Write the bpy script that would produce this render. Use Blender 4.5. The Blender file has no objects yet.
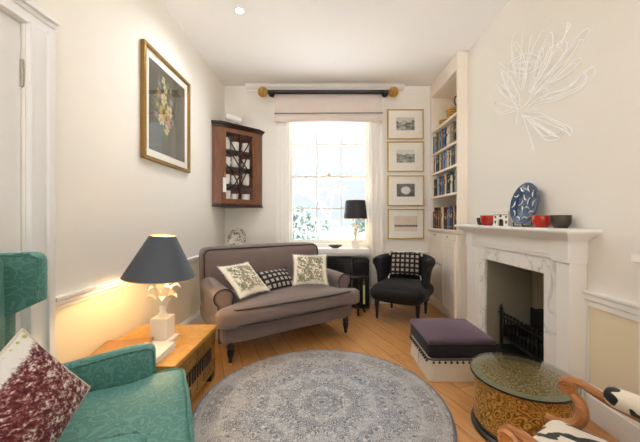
import bpy, bmesh, math, random
from math import sin, cos, pi, radians, sqrt, atan2
from mathutils import Vector, Matrix
random.seed(7)
SC = bpy.context.scene
COL = SC.collection
F = 303.0          # focal length in pixels
CAMZ = 1.10

# ------------------------------------------------------------------ materials
def lin(c):
    if isinstance(c, str):
        c = c.lstrip('#')
        c = [int(c[i:i+2], 16)/255 for i in (0, 2, 4)]
        return tuple(x/12.92 if x <= .04045 else ((x+.055)/1.055)**2.4 for x in c)
    return tuple(c)

class NT:
    def __init__(s, name):
        s.m = bpy.data.materials.new(name); s.m.use_nodes = True
        s.t = s.m.node_tree; s.t.nodes.clear()
        s.out = s.t.nodes.new('ShaderNodeOutputMaterial')
        s.b = s.n('ShaderNodeBsdfPrincipled')
        s.l(s.b.outputs[0], s.out.inputs[0])
    def n(s, k, **kw):
        x = s.t.nodes.new(k)
        for a, v in kw.items(): setattr(x, a, v)
        return x
    def l(s, a, b): s.t.links.new(a, b)
    def put(s, v, sock):
        if hasattr(v, 'is_output'): s.l(v, sock)
        elif isinstance(v, str): sock.default_value = (*lin(v), 1)
        elif isinstance(v, (tuple, list)):
            sock.default_value = (*v, 1) if len(sock.default_value) == 4 and len(v) == 3 else v
        else: sock.default_value = v
    def math(s, op, a, b=0.0, c=None):
        x = s.n('ShaderNodeMath', operation=op); s.put(a, x.inputs[0]); s.put(b, x.inputs[1])
        if c is not None: s.put(c, x.inputs[2])
        return x.outputs[0]
    def vm(s, op, a, b=(0, 0, 0)):
        x = s.n('ShaderNodeVectorMath', operation=op); s.put(a, x.inputs[0]); s.put(b, x.inputs[1])
        return x.outputs[1] if op in ('LENGTH', 'DISTANCE') else x.outputs[0]
    def obj(s): return s.n('ShaderNodeTexCoord').outputs['Object']
    def mapping(s, v, loc=(0, 0, 0), rot=(0, 0, 0), sc=(1, 1, 1)):
        x = s.n('ShaderNodeMapping'); s.l(v, x.inputs[0])
        x.inputs[1].default_value = loc; x.inputs[2].default_value = rot; x.inputs[3].default_value = sc
        return x.outputs[0]
    def sep(s, v):
        x = s.n('ShaderNodeSeparateXYZ'); s.l(v, x.inputs[0]); return x.outputs
    def noise(s, v, scale, detail=3, rough=.55, dist=0):
        x = s.n('ShaderNodeTexNoise'); s.l(v, x.inputs['Vector'])
        x.inputs['Scale'].default_value = scale; x.inputs['Detail'].default_value = detail
        x.inputs['Roughness'].default_value = rough; x.inputs['Distortion'].default_value = dist
        return x.outputs[0]
    def noisec(s, v, scale, detail=2):
        x = s.n('ShaderNodeTexNoise'); s.l(v, x.inputs['Vector'])
        x.inputs['Scale'].default_value = scale; x.inputs['Detail'].default_value = detail
        return x.outputs[1]
    def vor(s, v, scale, feat='F1', out=0, rnd=1.0):
        x = s.n('ShaderNodeTexVoronoi', feature=feat); s.l(v, x.inputs['Vector'])
        x.inputs['Scale'].default_value = scale
        x.inputs['Randomness'].default_value = rnd
        return x.outputs[out]
    def ramp(s, f, stops, interp='LINEAR'):
        x = s.n('ShaderNodeValToRGB'); s.l(f, x.inputs[0]); r = x.color_ramp; r.interpolation = interp
        while len(r.elements) < len(stops): r.elements.new(.5)
        for e, (p, c) in zip(r.elements, stops):
            e.position = p; e.color = (*lin(c), 1)
        return x.outputs[0]
    def mix(s, f, a, b, mode='MIX'):
        x = s.n('ShaderNodeMix', data_type='RGBA', blend_type=mode)
        s.put(f, x.inputs[0]); s.put(a, x.inputs[6]); s.put(b, x.inputs[7]); return x.outputs[2]
    def step(s, v, a, b):
        x = s.n('ShaderNodeMapRange', interpolation_type='SMOOTHSTEP'); s.put(v, x.inputs[0])
        x.inputs[1].default_value = a; x.inputs[2].default_value = b; return x.outputs[0]
    def fin(s, col, rough=.5, metal=0, bump=None, bs=.3, bd=.01, sheen=0, coat=0, spec=.5, sheentint=None):
        b = s.b; s.put(col, b.inputs['Base Color']); s.put(rough, b.inputs['Roughness'])
        s.put(metal, b.inputs['Metallic']); b.inputs['Specular IOR Level'].default_value = spec
        b.inputs['Sheen Weight'].default_value = sheen; b.inputs['Coat Weight'].default_value = coat
        b.inputs['Coat Roughness'].default_value = .08
        if sheentint: s.put(sheentint, b.inputs['Sheen Tint'])
        if bump is not None:
            x = s.n('ShaderNodeBump'); x.inputs['Strength'].default_value = bs; x.inputs['Distance'].default_value = bd
            s.l(bump, x.inputs['Height']); s.l(x.outputs[0], b.inputs['Normal'])
        return s.m

def plain(name, c, rough=.5, metal=0, var=.06, vs=8, bump=0, bscale=120, **kw):
    t = NT(name); o = t.obj(); c = lin(c)
    nz = t.noise(o, vs, 3)
    col = t.mix(nz, tuple(x*(1-var) for x in c), tuple(min(1, x*(1+var)) for x in c))
    bp = t.noise(o, bscale, 2) if bump else None
    return t.fin(col, rough, metal, bp, bump or .1, .004, **kw)

def fabric(name, c, c2=None, rough=.9, sheen=.2, scale=500, bs=.25, **kw):
    t = NT(name); o = t.obj(); c = lin(c); c2 = lin(c2) if c2 else tuple(x*.86 for x in c)
    col = t.mix(t.noise(o, 9, 4), c, c2)
    return t.fin(col, rough, 0, t.noise(o, scale, 2), bs, .002, sheen=sheen, **kw)

M = {}
M['wall'] = plain('cream_wall_paint', '#ece7dd', .75, var=.012, vs=2, bump=.05, bscale=60)
M['dado'] = plain('dado_paint', '#e9dabb', .7, var=.012, vs=2, bump=.05, bscale=60)
M['ceiling'] = plain('ceiling_paint', '#f4f2ef', .8, var=.01, vs=2)
M['white'] = plain('white_gloss_paint', '#efebe4', .35, var=.01, vs=3)
M['doorwhite'] = plain('door_paint', '#e6e5e3', .4, var=.01, vs=3)
M['shelfwhite'] = plain('cream_white_joinery', '#f3e8d8', .4, var=.01, vs=3)
M['plaster'] = plain('white_plaster', '#f6f0e8', .55, var=.02, vs=20)
M['wirewhite'] = plain('white_enamelled_wire', '#ffffff', .4, var=.0)
M['olive'] = plain('olive_fireback_paint', '#97907c', .8, var=.12, vs=5)
M['black'] = plain('satin_black_paint', '#141312', .35, var=.1)
M['iron'] = plain('cast_iron', '#0e0d0d', .55, var=.2, vs=30, bump=.2)
M['blackwood'] = plain('ebonised_wood', '#17110d', .3, var=.2, vs=20)
M['steel'] = plain('steel', '#b9b5ac', .3, 1, var=.05)
M['brass'] = plain('brass', '#dcae5a', .35, .7, var=.1)
M['gilt'] = plain('gilt_wood', '#94713a', .4, .7, var=.2, vs=40, bump=.2)
M['palegilt'] = plain('pale_gold_frame', '#cfae6c', .4, .55, var=.1, vs=30)
M['mount'] = plain('ivory_mount_board', '#f4efe4', .8, var=.01)
M['pinkblind'] = fabric('pale_pink_linen', '#e6d8d0', '#dfd0c7', sheen=.1, scale=300)
M['greytaupe'] = fabric('taupe_grey_linen', '#7b6a63', '#6e5e58', scale=700, sheen=.2)
M['piping'] = fabric('dark_piping', '#2e2522', scale=600)
M['blackfab'] = fabric('black_fabric', '#111011', '#171617', scale=600, sheen=.05)
M['velvet_dark'] = fabric('near_black_velvet', '#120e11', '#0e0b0d', sheen=.05)
M['skirt'] = fabric('cream_skirt_fabric', '#d8ccb8', '#cfc2ac')
M['cover_white'] = plain('white_paper', '#ece7df', .6, var=.03)
M['redglaze'] = plain('red_glaze', '#b3200f', .18, var=.08, coat=.5)
M['brownglaze'] = plain('dark_brown_glaze', '#3a2f22', .4, var=.25, vs=40)
M['china'] = plain('white_china', '#eeeae2', .25, var=.03)
M['redlining'] = fabric('red_lining', '#7c2a20', '#5f1d16', sheen=.2)
M['slate'] = plain('slate_blue_shade', '#474d57', .5, var=.04)
M['blackshade'] = plain('black_shade', '#26282c', .5, var=.05)
M['shadelining'] = plain('pale_shade_lining', '#f3e2bf', .6, var=.02)
M['wicker'] = None
M['traybord'] = plain('pale_bronze_border', '#8f8f78', .3, .1, var=.15, vs=25)
M['glassrim'] = plain('dark_table_edge', '#20221c', .15, var=.1)
M['greentag'] = plain('lime_card', '#b9c67c', .6)
M['hedgewood'] = plain('bark', '#8a8580', .9, var=.2, vs=20)

def emit(name, c, s):
    m = bpy.data.materials.new(name); m.use_nodes = True; t = m.node_tree; t.nodes.clear()
    o = t.nodes.new('ShaderNodeOutputMaterial'); e = t.nodes.new('ShaderNodeEmission')
    e.inputs[0].default_value = (*lin(c), 1); e.inputs[1].default_value = s
    t.links.new(e.outputs[0], o.inputs[0]); return m
M['bulb'] = emit('warm_bulb', '#ffdca0', 12)
M['spot_glow'] = emit('downlight_glow', '#fff0d8', 14)

def glass(name, tint='#ffffff', refl=.035):
    m = bpy.data.materials.new(name); m.use_nodes = True; t = m.node_tree; t.nodes.clear()
    o = t.nodes.new('ShaderNodeOutputMaterial'); mx = t.nodes.new('ShaderNodeMixShader')
    tr = t.nodes.new('ShaderNodeBsdfTransparent'); gl = t.nodes.new('ShaderNodeBsdfGlossy')
    lw = t.nodes.new('ShaderNodeLayerWeight'); pw = t.nodes.new('ShaderNodeMath'); pw.operation = 'POWER'; pw.inputs[1].default_value = 5
    fr = t.nodes.new('ShaderNodeMath'); fr.operation = 'MULTIPLY_ADD'; fr.inputs[1].default_value = .92; fr.inputs[2].default_value = refl
    t.links.new(lw.outputs['Facing'], pw.inputs[0]); t.links.new(pw.outputs[0], fr.inputs[0])
    tr.inputs[0].default_value = (*lin(tint), 1); gl.inputs['Roughness'].default_value = .02
    t.links.new(fr.outputs[0], mx.inputs[0]); t.links.new(tr.outputs[0], mx.inputs[1]); t.links.new(gl.outputs[0], mx.inputs[2])
    t.links.new(mx.outputs[0], o.inputs[0]); return m
M['glass'] = glass('clear_glass')
M['tableglass'] = glass('table_glass', '#f3f4ef')

def wood(name, c1, c2, rough=.35, scale=6, axis='Y', coat=.1, ring=9):
    t = NT(name); o = t.obj()
    sc = {'X': (.12, 1, 1), 'Y': (1, .12, 1), 'Z': (1, 1, .12)}[axis]
    v = t.mapping(o, sc=sc)
    n1 = t.noise(v, scale*4, 5, .6, .8)
    n2 = t.noise(v, scale*18, 3)
    f = t.math('ADD', t.math('MULTIPLY', n1, .75), t.math('MULTIPLY', n2, .25))
    col = t.ramp(f, [(.3, c2), (.65, c1)])
    return t.fin(col, rough, 0, n2, .08, .002, coat=coat)
M['mahogany'] = wood('mahogany', '#8a5430', '#55301a', .3, 6, 'Z', .3)
M['darkmahogany'] = wood('dark_mahogany', '#3a1c10', '#1f0e08', .35, 6, 'X', .2)
M['fruitwood'] = wood('polished_fruitwood', '#bd7f48', '#8c5428', .3, 8, 'Y', .3)

def floor_mat():
    t = NT('oak_floor_boards'); o = t.obj()
    v = t.mapping(o, rot=(0, 0, radians(68)))
    br = t.n('ShaderNodeTexBrick'); t.l(v, br.inputs['Vector'])
    br.offset = .37; br.offset_frequency = 2
    br.inputs['Scale'].default_value = 1; br.inputs['Brick Width'].default_value = 1.5
    br.inputs['Row Height'].default_value = .14; br.inputs['Mortar Size'].default_value = .0022
    br.inputs['Mortar Smooth'].default_value = .1; br.inputs['Bias'].default_value = 0
    br.inputs['Color1'].default_value = (*lin('#c48a50'), 1); br.inputs['Color2'].default_value = (*lin('#d9a066'), 1)
    br.inputs['Mortar'].default_value = (*lin('#7c4c26'), 1)
    g = t.noise(t.mapping(v, sc=(.12, 1, 1)), 38, 5, .6, .6)
    col = t.mix(.35, br.outputs[0], t.ramp(g, [(.3, '#a56d38'), (.7, '#e0ab70')]))
    r = t.math('ADD', t.math('MULTIPLY', g, .05), .22)
    return t.fin(col, r, 0, br.outputs[1], -.2, .002, coat=.6)
M['floor'] = floor_mat()

def rug_mat():
    t = NT('faded_oriental_rug'); o = t.obj()
    r = t.vm('LENGTH', o)
    xyz = t.sep(o); ang = t.math('ARCTAN2', xyz[1], xyz[0])
    # ornament repeats around the centre: fold the angle into sixteen mirrored wedges
    fa = t.math('MULTIPLY', t.math('PINGPONG', ang, 2*pi/16), 1.0)
    fc = t.n('ShaderNodeCombineXYZ'); t.l(t.math('MULTIPLY', r, t.math('COSINE', fa)), fc.inputs[0]); t.l(t.math('MULTIPLY', r, t.math('SINE', fa)), fc.inputs[1])
    o_ = o; o = t.vm('ADD', fc.outputs[0], t.vm('MULTIPLY', t.noisec(o_, 30, 2), (.012, .012, .012)))
    cell = t.vor(o, 34); cell2 = t.vor(o, 75)
    pet = t.math('ADD', t.math('MULTIPLY', t.math('SINE', t.math('MULTIPLY', cell, 24)), .25), t.noise(o, 55, 6, .7, 1.0))
    fl = t.step(pet, .50, .68)
    blo = t.math('MULTIPLY', t.step(t.vor(o, 22), .26, .18), t.step(t.noise(o, 60, 3), .36, .5))
    fine = t.step(t.math('ADD', cell2, t.math('MULTIPLY', t.noise(o, 90, 4), .9)), .95, .65)
    lobe = t.math('ADD', r, t.math('MULTIPLY', t.math('COSINE', t.math('MULTIPLY', ang, 8)), .03))
    centre = t.step(lobe, .30, .24)
    med = t.step(lobe, .44, .42)
    wear = t.step(t.noise(o_, 5, 4), .35, .65)
    big = t.noise(o, 11, 2, .5, .8)
    ground = t.mix(med, '#66666b', '#5e6776')
    ground = t.mix(centre, ground, '#54616e')
    col = t.mix(t.math('MULTIPLY', fl, .82), ground, '#c3c2c3')
    col = t.mix(t.math('MULTIPLY', fine, .25), col, '#dedbd6')
    col = t.mix(t.math('MULTIPLY', blo, .7), col, '#dcd9d6')
    col = t.mix(t.math('MULTIPLY', t.step(big, .48, .56), .34), col, '#c6c7c9')
    bw = t.math('MULTIPLY', t.step(t.math('ABSOLUTE', t.math('SUBTRACT', r, .575)), .014, .006), .3)
    col = t.mix(bw, col, '#c9c4ba')
    bw2 = t.math('MULTIPLY', t.step(t.math('ABSOLUTE', t.math('SUBTRACT', r, .685)), .012, .006), .6)
    col = t.mix(bw2, col, '#b9b4ab')
    outer = t.step(r, .575, .6)
    brn = t.mix(.55, col, '#8f7f69')
    col = t.mix(t.math('MULTIPLY', outer, .3), col, brn)
    edge = t.step(r, .715, .722)
    col = t.mix(edge, col, '#5e6068')
    col = t.mix(t.math('MULTIPLY', wear, .18), col, '#b9b9bb')
    return t.fin(col, .95, 0, t.noise(o, 300, 2), .4, .003, sheen=.15)
M['rug'] = rug_mat()

def marble_mat():
    t = NT('veined_white_marble'); o = t.obj()
    n = t.noise(o, 3.2, 6, .6, 1.2)
    v = t.step(t.math('ABSOLUTE', t.math('SUBTRACT', n, .5)), .035, 0)
    big = t.step(t.noise(o, 5, 4), .52, .72)
    col = t.mix(t.math('MULTIPLY', v, .35), '#f0ece6', '#8d8a88')
    col = t.mix(t.math('MULTIPLY', big, .45), col, '#b4aea8')
    return t.fin(col, .25, 0, coat=.1)
M['marble'] = marble_mat()

def damask_mat():
    t = NT('green_damask'); o = t.obj()
    w = t.vm('ADD', o, t.vm('MULTIPLY', t.noisec(o, 11, 1), (.09, .09, .09)))
    d = t.vor(w, 26)
    rings = t.math('SINE', t.math('MULTIPLY', d, 15))
    rr_ = t.math('ADD', rings, t.math('MULTIPLY', t.math('SUBTRACT', t.noise(o, 26, 3), .5), 2.2))
    lf = t.step(rr_, -.1, .25); ln = t.step(t.math('ABSOLUTE', t.math('SUBTRACT', rr_, .05)), .30, .08)
    sub = t.noise(o, 4, 2)
    a = t.mix(sub, '#528a82', '#5c968d'); b = t.mix(sub, '#447a72', '#4b847b')
    col = t.mix(lf, b, a)
    col = t.mix(t.math('MULTIPLY', ln, .75), col, '#265650')
    return t.fin(col, .55, 0, t.math('ADD', t.math('MULTIPLY', lf, .5), t.math('MULTIPLY', t.noise(o, 500, 2), .3)), .25, .003, sheen=.25, sheentint='#a9cfc8')
M['damask'] = damask_mat()

def cow_mat():
    t = NT('black_and_cream_print'); o = t.obj()
    n = t.noise(t.mapping(o, rot=(0, 0, .6), sc=(1.3, .7, 1)), 13, 1.5, .4, .6)
    f = t.step(n, .515, .535)
    col = t.mix(f, '#e4d9c6', '#1d1a19')
    return t.fin(col, .85, 0, t.noise(o, 500, 2), .3, .002, sheen=.2)
M['cow'] = cow_mat()

def grid_mat():
    t = NT('woven_grid_fabric'); o = t.obj(); x = t.sep(o)
    fx = t.math('ABSOLUTE', t.math('SUBTRACT', t.math('FRACT', t.math('MULTIPLY', x[0], 19)), .5))
    fy = t.math('ABSOLUTE', t.math('SUBTRACT', t.math('FRACT', t.math('MULTIPLY', x[1], 19)), .5))
    f = t.step(t.math('MAXIMUM', fx, fy), .31, .27)
    nz = t.noise(o, 260, 2)
    col = t.mix(f, '#171413', t.mix(nz, '#8d8377', '#bdb4a6'))
    return t.fin(col, .9, 0, t.math('ADD', f, nz), .4, .003)
M['grid'] = grid_mat()

def floral_mat():
    t = NT('cream_floral_fabric'); o = t.obj()
    r = t.math('MAXIMUM', t.math('ABSOLUTE', t.sep(o)[0]), t.math('ABSOLUTE', t.sep(o)[1]))
    inside = t.step(t.math('ADD', r, t.math('MULTIPLY', t.noise(o, 14, 2), .05)), .165, .135)
    n = t.step(t.noise(o, 38, 4, .6, .5), .40, .50)
    c = t.ramp(t.noise(o, 22, 2), [(.3, '#3f4a36'), (.5, '#7a7a5a'), (.6, '#9a7c5e'), (.75, '#5a5f4f')])
    col = t.mix(t.math('MULTIPLY', t.math('MULTIPLY', n, inside), .9), '#e9e0cd', c)
    return t.fin(col, .9, 0, t.noise(o, 400, 2), .3, .002)
M['floral'] = floral_mat()

def needle_mat():
    t = NT('needlepoint_wool'); o = t.obj(); x = t.sep(o)
    # a large bloom drawn in stitched streaks fanning out from one corner
    dx = t.math('ADD', x[0], .19); dy = t.math('ADD', x[1], .19)
    ang = t.math('ARCTAN2', dy, dx)
    rad = t.math('SQRT', t.math('ADD', t.math('MULTIPLY', dx, dx), t.math('MULTIPLY', dy, dy)))
    cv = t.n('ShaderNodeCombineXYZ'); t.l(t.math('MULTIPLY', ang, 2.6), cv.inputs[0]); t.l(t.math('MULTIPLY', rad, 4.5), cv.inputs[1])
    f = t.noise(cv.outputs[0], 9, 5, .75, .4)
    st = t.noise(o, 130, 1)
    v = t.math('ADD', t.math('MULTIPLY', f, .8), t.math('MULTIPLY', st, .25))
    fade = t.math('MULTIPLY', t.step(rad, .16, .40), .055)
    v = t.math('ADD', v, fade)
    col = t.ramp(v, [(.46, '#421418'), (.56, '#783237'), (.61, '#a28a84'), (.68, '#ddd8d0')])
    rim = t.step(t.math('ADD', x[0], t.math('MULTIPLY', st, .03)), -.075, -.09)
    col = t.mix(rim, col, '#dcd9d2')
    return t.fin(col, .95, 0, st, .5, .004)
M['needle'] = needle_mat()

def velvet_mat():
    t = NT('aubergine_velvet'); o = t.obj()
    n = t.noise(o, 7, 3); f = t.noise(o, 160, 2)
    col = t.mix(t.math('ADD', t.math('MULTIPLY', n, .6), t.math('MULTIPLY', f, .4)), '#33232f', '#4d3a46')
    return t.fin(col, .75, 0, f, .3, .002, sheen=.8, sheentint='#b7a0b8')
M['velvet'] = velvet_mat()

def embossed_mat(name, c1, c2, c3, scale, metal, rough, bs=.8):
    t = NT(name); o = t.obj()
    w = t.vm('ADD', o, t.vm('MULTIPLY', t.noisec(o, 9, 1), (.12, .12, .12)))
    d = t.vor(w, scale)
    rings = t.math('MULTIPLY', t.math('ADD', t.math('SINE', t.math('MULTIPLY', d, 22)), 1), .5)
    fine = t.noise(o, 90, 3)
    h = t.math('ADD', t.math('MULTIPLY', rings, .42), t.math('MULTIPLY', fine, .75))
    col = t.ramp(h, [(.22, c1), (.5, c2), (.9, c3)])
    return t.fin(col, rough, metal, h, bs, .006)
M['embossed'] = embossed_mat('embossed_gold_brass', '#3a230a', '#a87a30', '#e0b562', 26, .5, .38)
M['etched'] = embossed_mat('etched_brass_tray', '#2e2410', '#80693a', '#c7b27c', 24, .2, .5, .5)

def chest_mat():
    t = NT('painted_gold_chest'); o = t.obj()
    n = t.noise(o, 6, 4); f = t.noise(o, 40, 4, .65, .5)
    col = t.ramp(t.math('ADD', t.math('MULTIPLY', n, .4), t.math('MULTIPLY', f, .6)), [(.3, '#5c3d17'), (.5, '#9a702c'), (.7, '#c29a4c')])
    return t.fin(col, .45, .15, f, .2, .003)
M['chest'] = chest_mat()
def chesttop_mat():
    t = NT('gold_leaf_chest_lid'); o = t.obj()
    n = t.noise(o, 5, 4); f = t.noise(o, 30, 3)
    col = t.ramp(t.math('ADD', t.math('MULTIPLY', n, .6), t.math('MULTIPLY', f, .4)), [(.3, '#a8752e'), (.5, '#c9994e'), (.7, '#dcb56c')])
    return t.fin(col, .4, .2, f, .1, .002)
M['chesttop'] = chesttop_mat()

def wicker_mat():
    t = NT('woven_wicker'); o = t.obj(); x = t.sep(o)
    w = t.math('SINE', t.math('ADD', t.math('MULTIPLY', x[2], 260), t.math('MULTIPLY', t.math('SINE', t.math('MULTIPLY', t.math('ADD', x[0], x[1]), 160)), 1.6)))
    col = t.ramp(t.math('ADD', t.math('MULTIPLY', w, .5), .5), [(.1, '#7d5a22'), (.6, '#d3a44c')])
    return t.fin(col, .7, 0, w, .5, .004)
M['wicker'] = wicker_mat()

def plate_blue():
    t = NT('blue_fish_glaze'); o = t.obj()
    col = t.mix(t.noise(o, 7, 4), '#152c4c', '#4a678c')
    return t.fin(col, .2, 0, coat=.4)
M['blueglaze'] = plate_blue()
def plate_pat():
    t = NT('patterned_plate_glaze'); o = t.obj()
    f = t.step(t.noise(o, 28, 3, .6, 1), .5, .56)
    col = t.mix(f, '#d9d3c4', '#6f6a5c')
    return t.fin(col, .3, 0, coat=.3)
M['patplate'] = plate_pat()

def sketch_mat(name, seed, tone='#f0ece2', dark='#4a4744', horizon=0.0, mode=0):
    t = NT(name); o = t.obj(); x = t.sep(o)
    v = t.mapping(o, loc=(seed*3.1, seed*1.7, seed))
    n = t.noise(t.mapping(v, sc=(1, 1, 2.2)), 14, 6, .65)
    hill = t.math('ADD', horizon, t.math('MULTIPLY', t.math('SUBTRACT', t.noise(t.mapping(v, sc=(1, 0, 0)), 9, 3), .5), .16))
    below = t.step(t.math('SUBTRACT', hill, x[2]), -.004, .01)
    ink = t.step(n, .36, .66)
    g = t.mix(ink, dark, '#c9c5bb')
    col = t.mix(below, tone, g)
    if mode == 1:      # pale shell-like shape on a dark ground
        d = t.math('SQRT', t.math('ADD', t.math('MULTIPLY', t.math('MULTIPLY', x[0], x[0]), 1.0), t.math('MULTIPLY', t.math('MULTIPLY', x[2], x[2]), 1.6)))
        sh = t.step(t.math('ADD', d, t.math('MULTIPLY', n, .03)), .085, .07)
        col = t.mix(sh, t.mix(ink, '#3f3d3b', '#77736d'), '#e6e2d8')
    if mode == 2:      # low skyline
        band = t.math('MULTIPLY', t.step(x[2], -.045, -.035), t.step(t.math('ADD', x[2], t.math('MULTIPLY', t.noise(t.mapping(v, sc=(1, 0, 0)), 60, 2), .05)), .015, .0))
        col = t.mix(t.math('MULTIPLY', band, .85), '#e6d6c2', '#4a4038')
    return t.fin(col, .8)
M['sk0'] = sketch_mat('cliff_engraving', 1, '#cfcac0', horizon=.035)
M['sk1'] = sketch_mat('castle_engraving', 4, '#dedad0', horizon=.03)
M['sk2'] = sketch_mat('shell_engraving', 7, mode=1)
M['sk3'] = sketch_mat('skyline_engraving', 9, mode=2)

def bouquet_mat():
    t = NT('painted_bouquet'); o = t.obj(); x = t.sep(o)     # y runs along the wall, z up
    bg = t.mix(t.noise(o, 5, 3), '#453f36', '#665e51')
    v2 = t.n('ShaderNodeCombineXYZ'); t.l(t.math('ADD', x[1], .08), v2.inputs[1]); t.l(t.math('MULTIPLY', t.math('SUBTRACT', x[2], .02), .62), v2.inputs[2])
    d = t.vm('LENGTH', v2.outputs[0])
    mask = t.step(t.math('ADD', d, t.math('MULTIPLY', t.noise(o, 12, 3), .12)), .27, .20)
    col = t.mix(t.math('MULTIPLY', mask, t.step(t.noise(o, 30, 3), .40, .55)), bg, '#4d523e')
    return t.fin(col, .6)
M['bouquet'] = bouquet_mat()

def leafmat(name, a, b):
    t = NT(name); o = t.obj()
    return t.fin(t.mix(t.noise(o, 6, 3), a, b), .8)
M['bush'] = leafmat('bush_leaves', '#56665f', '#7f8f88')
M['bounce_ground'] = leafmat('pale_bounce_ground', '#dcdcdc', '#e8e8e8')  # kept pale so the added ground outside reflects light indoors
M['lawn'] = leafmat('lawn_grass', '#71875f', '#869a72')

# ------------------------------------------------------------------ mesh builder
class MB:
    def __init__(s): s.v = []; s.f = []; s.mi = []; s.m = Matrix(); s.cur = 0
    def addv(s, p): s.v.append(s.m @ Vector(p)); return len(s.v)-1
    def face(s, ids): s.f.append(tuple(ids)); s.mi.append(s.cur)
    count = 0
    def box(s, x0, x1, y0, y1, z0, z1):
        MB.count += 1; e = (MB.count % 9)*7e-5
        if min(abs(x1-x0), abs(y1-y0), abs(z1-z0)) > .004: x0 += e; x1 -= e; y0 += e; y1 -= e; z0 += e; z1 -= e
        i = [s.addv((x, y, z)) for z in (z0, z1) for y in (y0, y1) for x in (x0, x1)]
        for q in ((0, 2, 3, 1), (4, 5, 7, 6), (0, 1, 5, 4), (2, 6, 7, 3), (0, 4, 6, 2), (1, 3, 7, 5)):
            s.face([i[k] for k in q])
        return s
    def grid(s, fn, nu, nv, cu=False, cv=False):
        mu = nu if cu else nu+1; mv = nv if cv else nv+1
        i = [[s.addv(fn(a/nu, b/nv)) for b in range(mv)] for a in range(mu)]
        for a in range(nu):
            for b in range(nv):
                s.face((i[a][b], i[(a+1) % mu][b], i[(a+1) % mu][(b+1) % mv], i[a][(b+1) % mv]))
        return i
    def lathe(s, prof, c=(0, 0, 0), n=24, cap=True, sx=1, sy=1):
        rows = []
        for r, z in prof:
            rows.append([s.addv((c[0]+sx*r*cos(2*pi*k/n), c[1]+sy*r*sin(2*pi*k/n), c[2]+z)) for k in range(n)])
        for a, b in zip(rows, rows[1:]):
            for k in range(n): s.face((a[k], a[(k+1) % n], b[(k+1) % n], b[k]))
        if cap:
            s.face(rows[0][::-1]); s.face(rows[-1])
        return s
    def tube(s, pts, r, n=8, closed=False, cap=True):
        pts = [Vector(p) for p in pts]; N = len(pts)
        rad = r if isinstance(r, (list, tuple)) else [r]*N
        rows = []; up = None
        for k, p in enumerate(pts):
            if closed: t = pts[(k+1) % N]-pts[k-1]
            else: t = pts[min(k+1, N-1)]-pts[max(k-1, 0)]
            if t.length < 1e-9: t = Vector((0, 0, 1))
            t.normalize()
            if up is None:
                up = Vector((0, 0, 1)) if abs(t.z) < .9 else Vector((1, 0, 0))
            a = up - t*up.dot(t)
            if a.length < 1e-6: a = t.orthogonal()
            a.normalize(); up = a; b = t.cross(a)
            rows.append([s.addv(p + rad[k]*(cos(2*pi*j/n)*a+sin(2*pi*j/n)*b)) for j in range(n)])
        R = range(N) if closed else range(N-1)
        for k in R:
            A = rows[k]; B = rows[(k+1) % N]
            for j in range(n): s.face((A[j], A[(j+1) % n], B[(j+1) % n], B[j]))
        if cap and not closed: s.face(rows[0][::-1]); s.face(rows[-1])
        return s
    def prism(s, poly, a0, a1, axis='z'):
        def P(u, v, w): return {'z': (u, v, w), 'x': (w, u, v), 'y': (u, w, v)}[axis]
        A = [s.addv(P(u, v, a0)) for u, v in poly]; B = [s.addv(P(u, v, a1)) for u, v in poly]
        n = len(poly)
        for k in range(n): s.face((A[k], A[(k+1) % n], B[(k+1) % n], B[k]))
        s.face(A[::-1]); s.face(B); return s
    def sphere(s, c, r, n=12, m=8, sc=(1, 1, 1)):
        prof = [(max(1e-4, sin(pi*k/m)), -cos(pi*k/m)) for k in range(m+1)]
        rows = [[s.addv((c[0]+r*sc[0]*q*cos(2*pi*j/n), c[1]+r*sc[1]*q*sin(2*pi*j/n), c[2]+r*sc[2]*z)) for j in range(n)] for q, z in prof]
        for a, b in zip(rows, rows[1:]):
            for k in range(n): s.face((a[k], a[(k+1) % n], b[(k+1) % n], b[k]))
        return s
    def soft(s, c, size, r, puff=(0, 0, 0), n=10, fn=None):
        h = [x/2 for x in size]; ring = []
        T = [sin((2*k/n-1)*pi/2) for k in range(n+1)]
        for ax in range(3):
            i, j = (ax+1) % 3, (ax+2) % 3
            for sg in (-1, 1):
                g = []
                for a in T:
                    row = []
                    for b in T:
                        p = [0, 0, 0]; p[ax] = sg*h[ax]; p[i] = a*h[i]; p[j] = b*h[j]
                        inn = [max(-(h[k]-min(r, h[k])), min(h[k]-min(r, h[k]), p[k])) for k in range(3)]
                        d = Vector([p[k]-inn[k] for k in range(3)])
                        d = d.normalized()*min(r, min(h)) if d.length > 0 else d
                        q = [inn[k]+d[k] for k in range(3)]
                        q[ax] += sg*puff[ax]*(1-a*a)*(1-b*b)
                        q = [q[k]+c[k] for k in range(3)]
                        if fn: q = fn(*q)
                        row.append(s.addv(q))
                    g.append(row)
                for a in range(n):
                    for b in range(n):
                        f = (g[a][b], g[a+1][b], g[a+1][b+1], g[a][b+1])
                        s.face(f if sg > 0 else f[::-1])
        return s
    def pillow(s, w, h, t, pinch=.10, n=14):
        T = [sin((2*k/n-1)*pi/2) for k in range(n+1)]
        for sg in (-1, 1):
            g = []
            for a in T:
                row = []
                for b in T:
                    k = (max(0, 1-a*a)**.55)*(max(0, 1-b*b)**.55)
                    x = a*w/2*(1-pinch*(1-b*b)*abs(a)); y = b*h/2*(1-pinch*(1-a*a)*abs(b))
                    row.append(s.addv((x, y, sg*t/2*k)))
                g.append(row)
            for a in range(n):
                for b in range(n):
                    f = (g[a][b], g[a+1][b], g[a+1][b+1], g[a][b+1])
                    s.face(f if sg > 0 else f[::-1])
        return s
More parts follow.
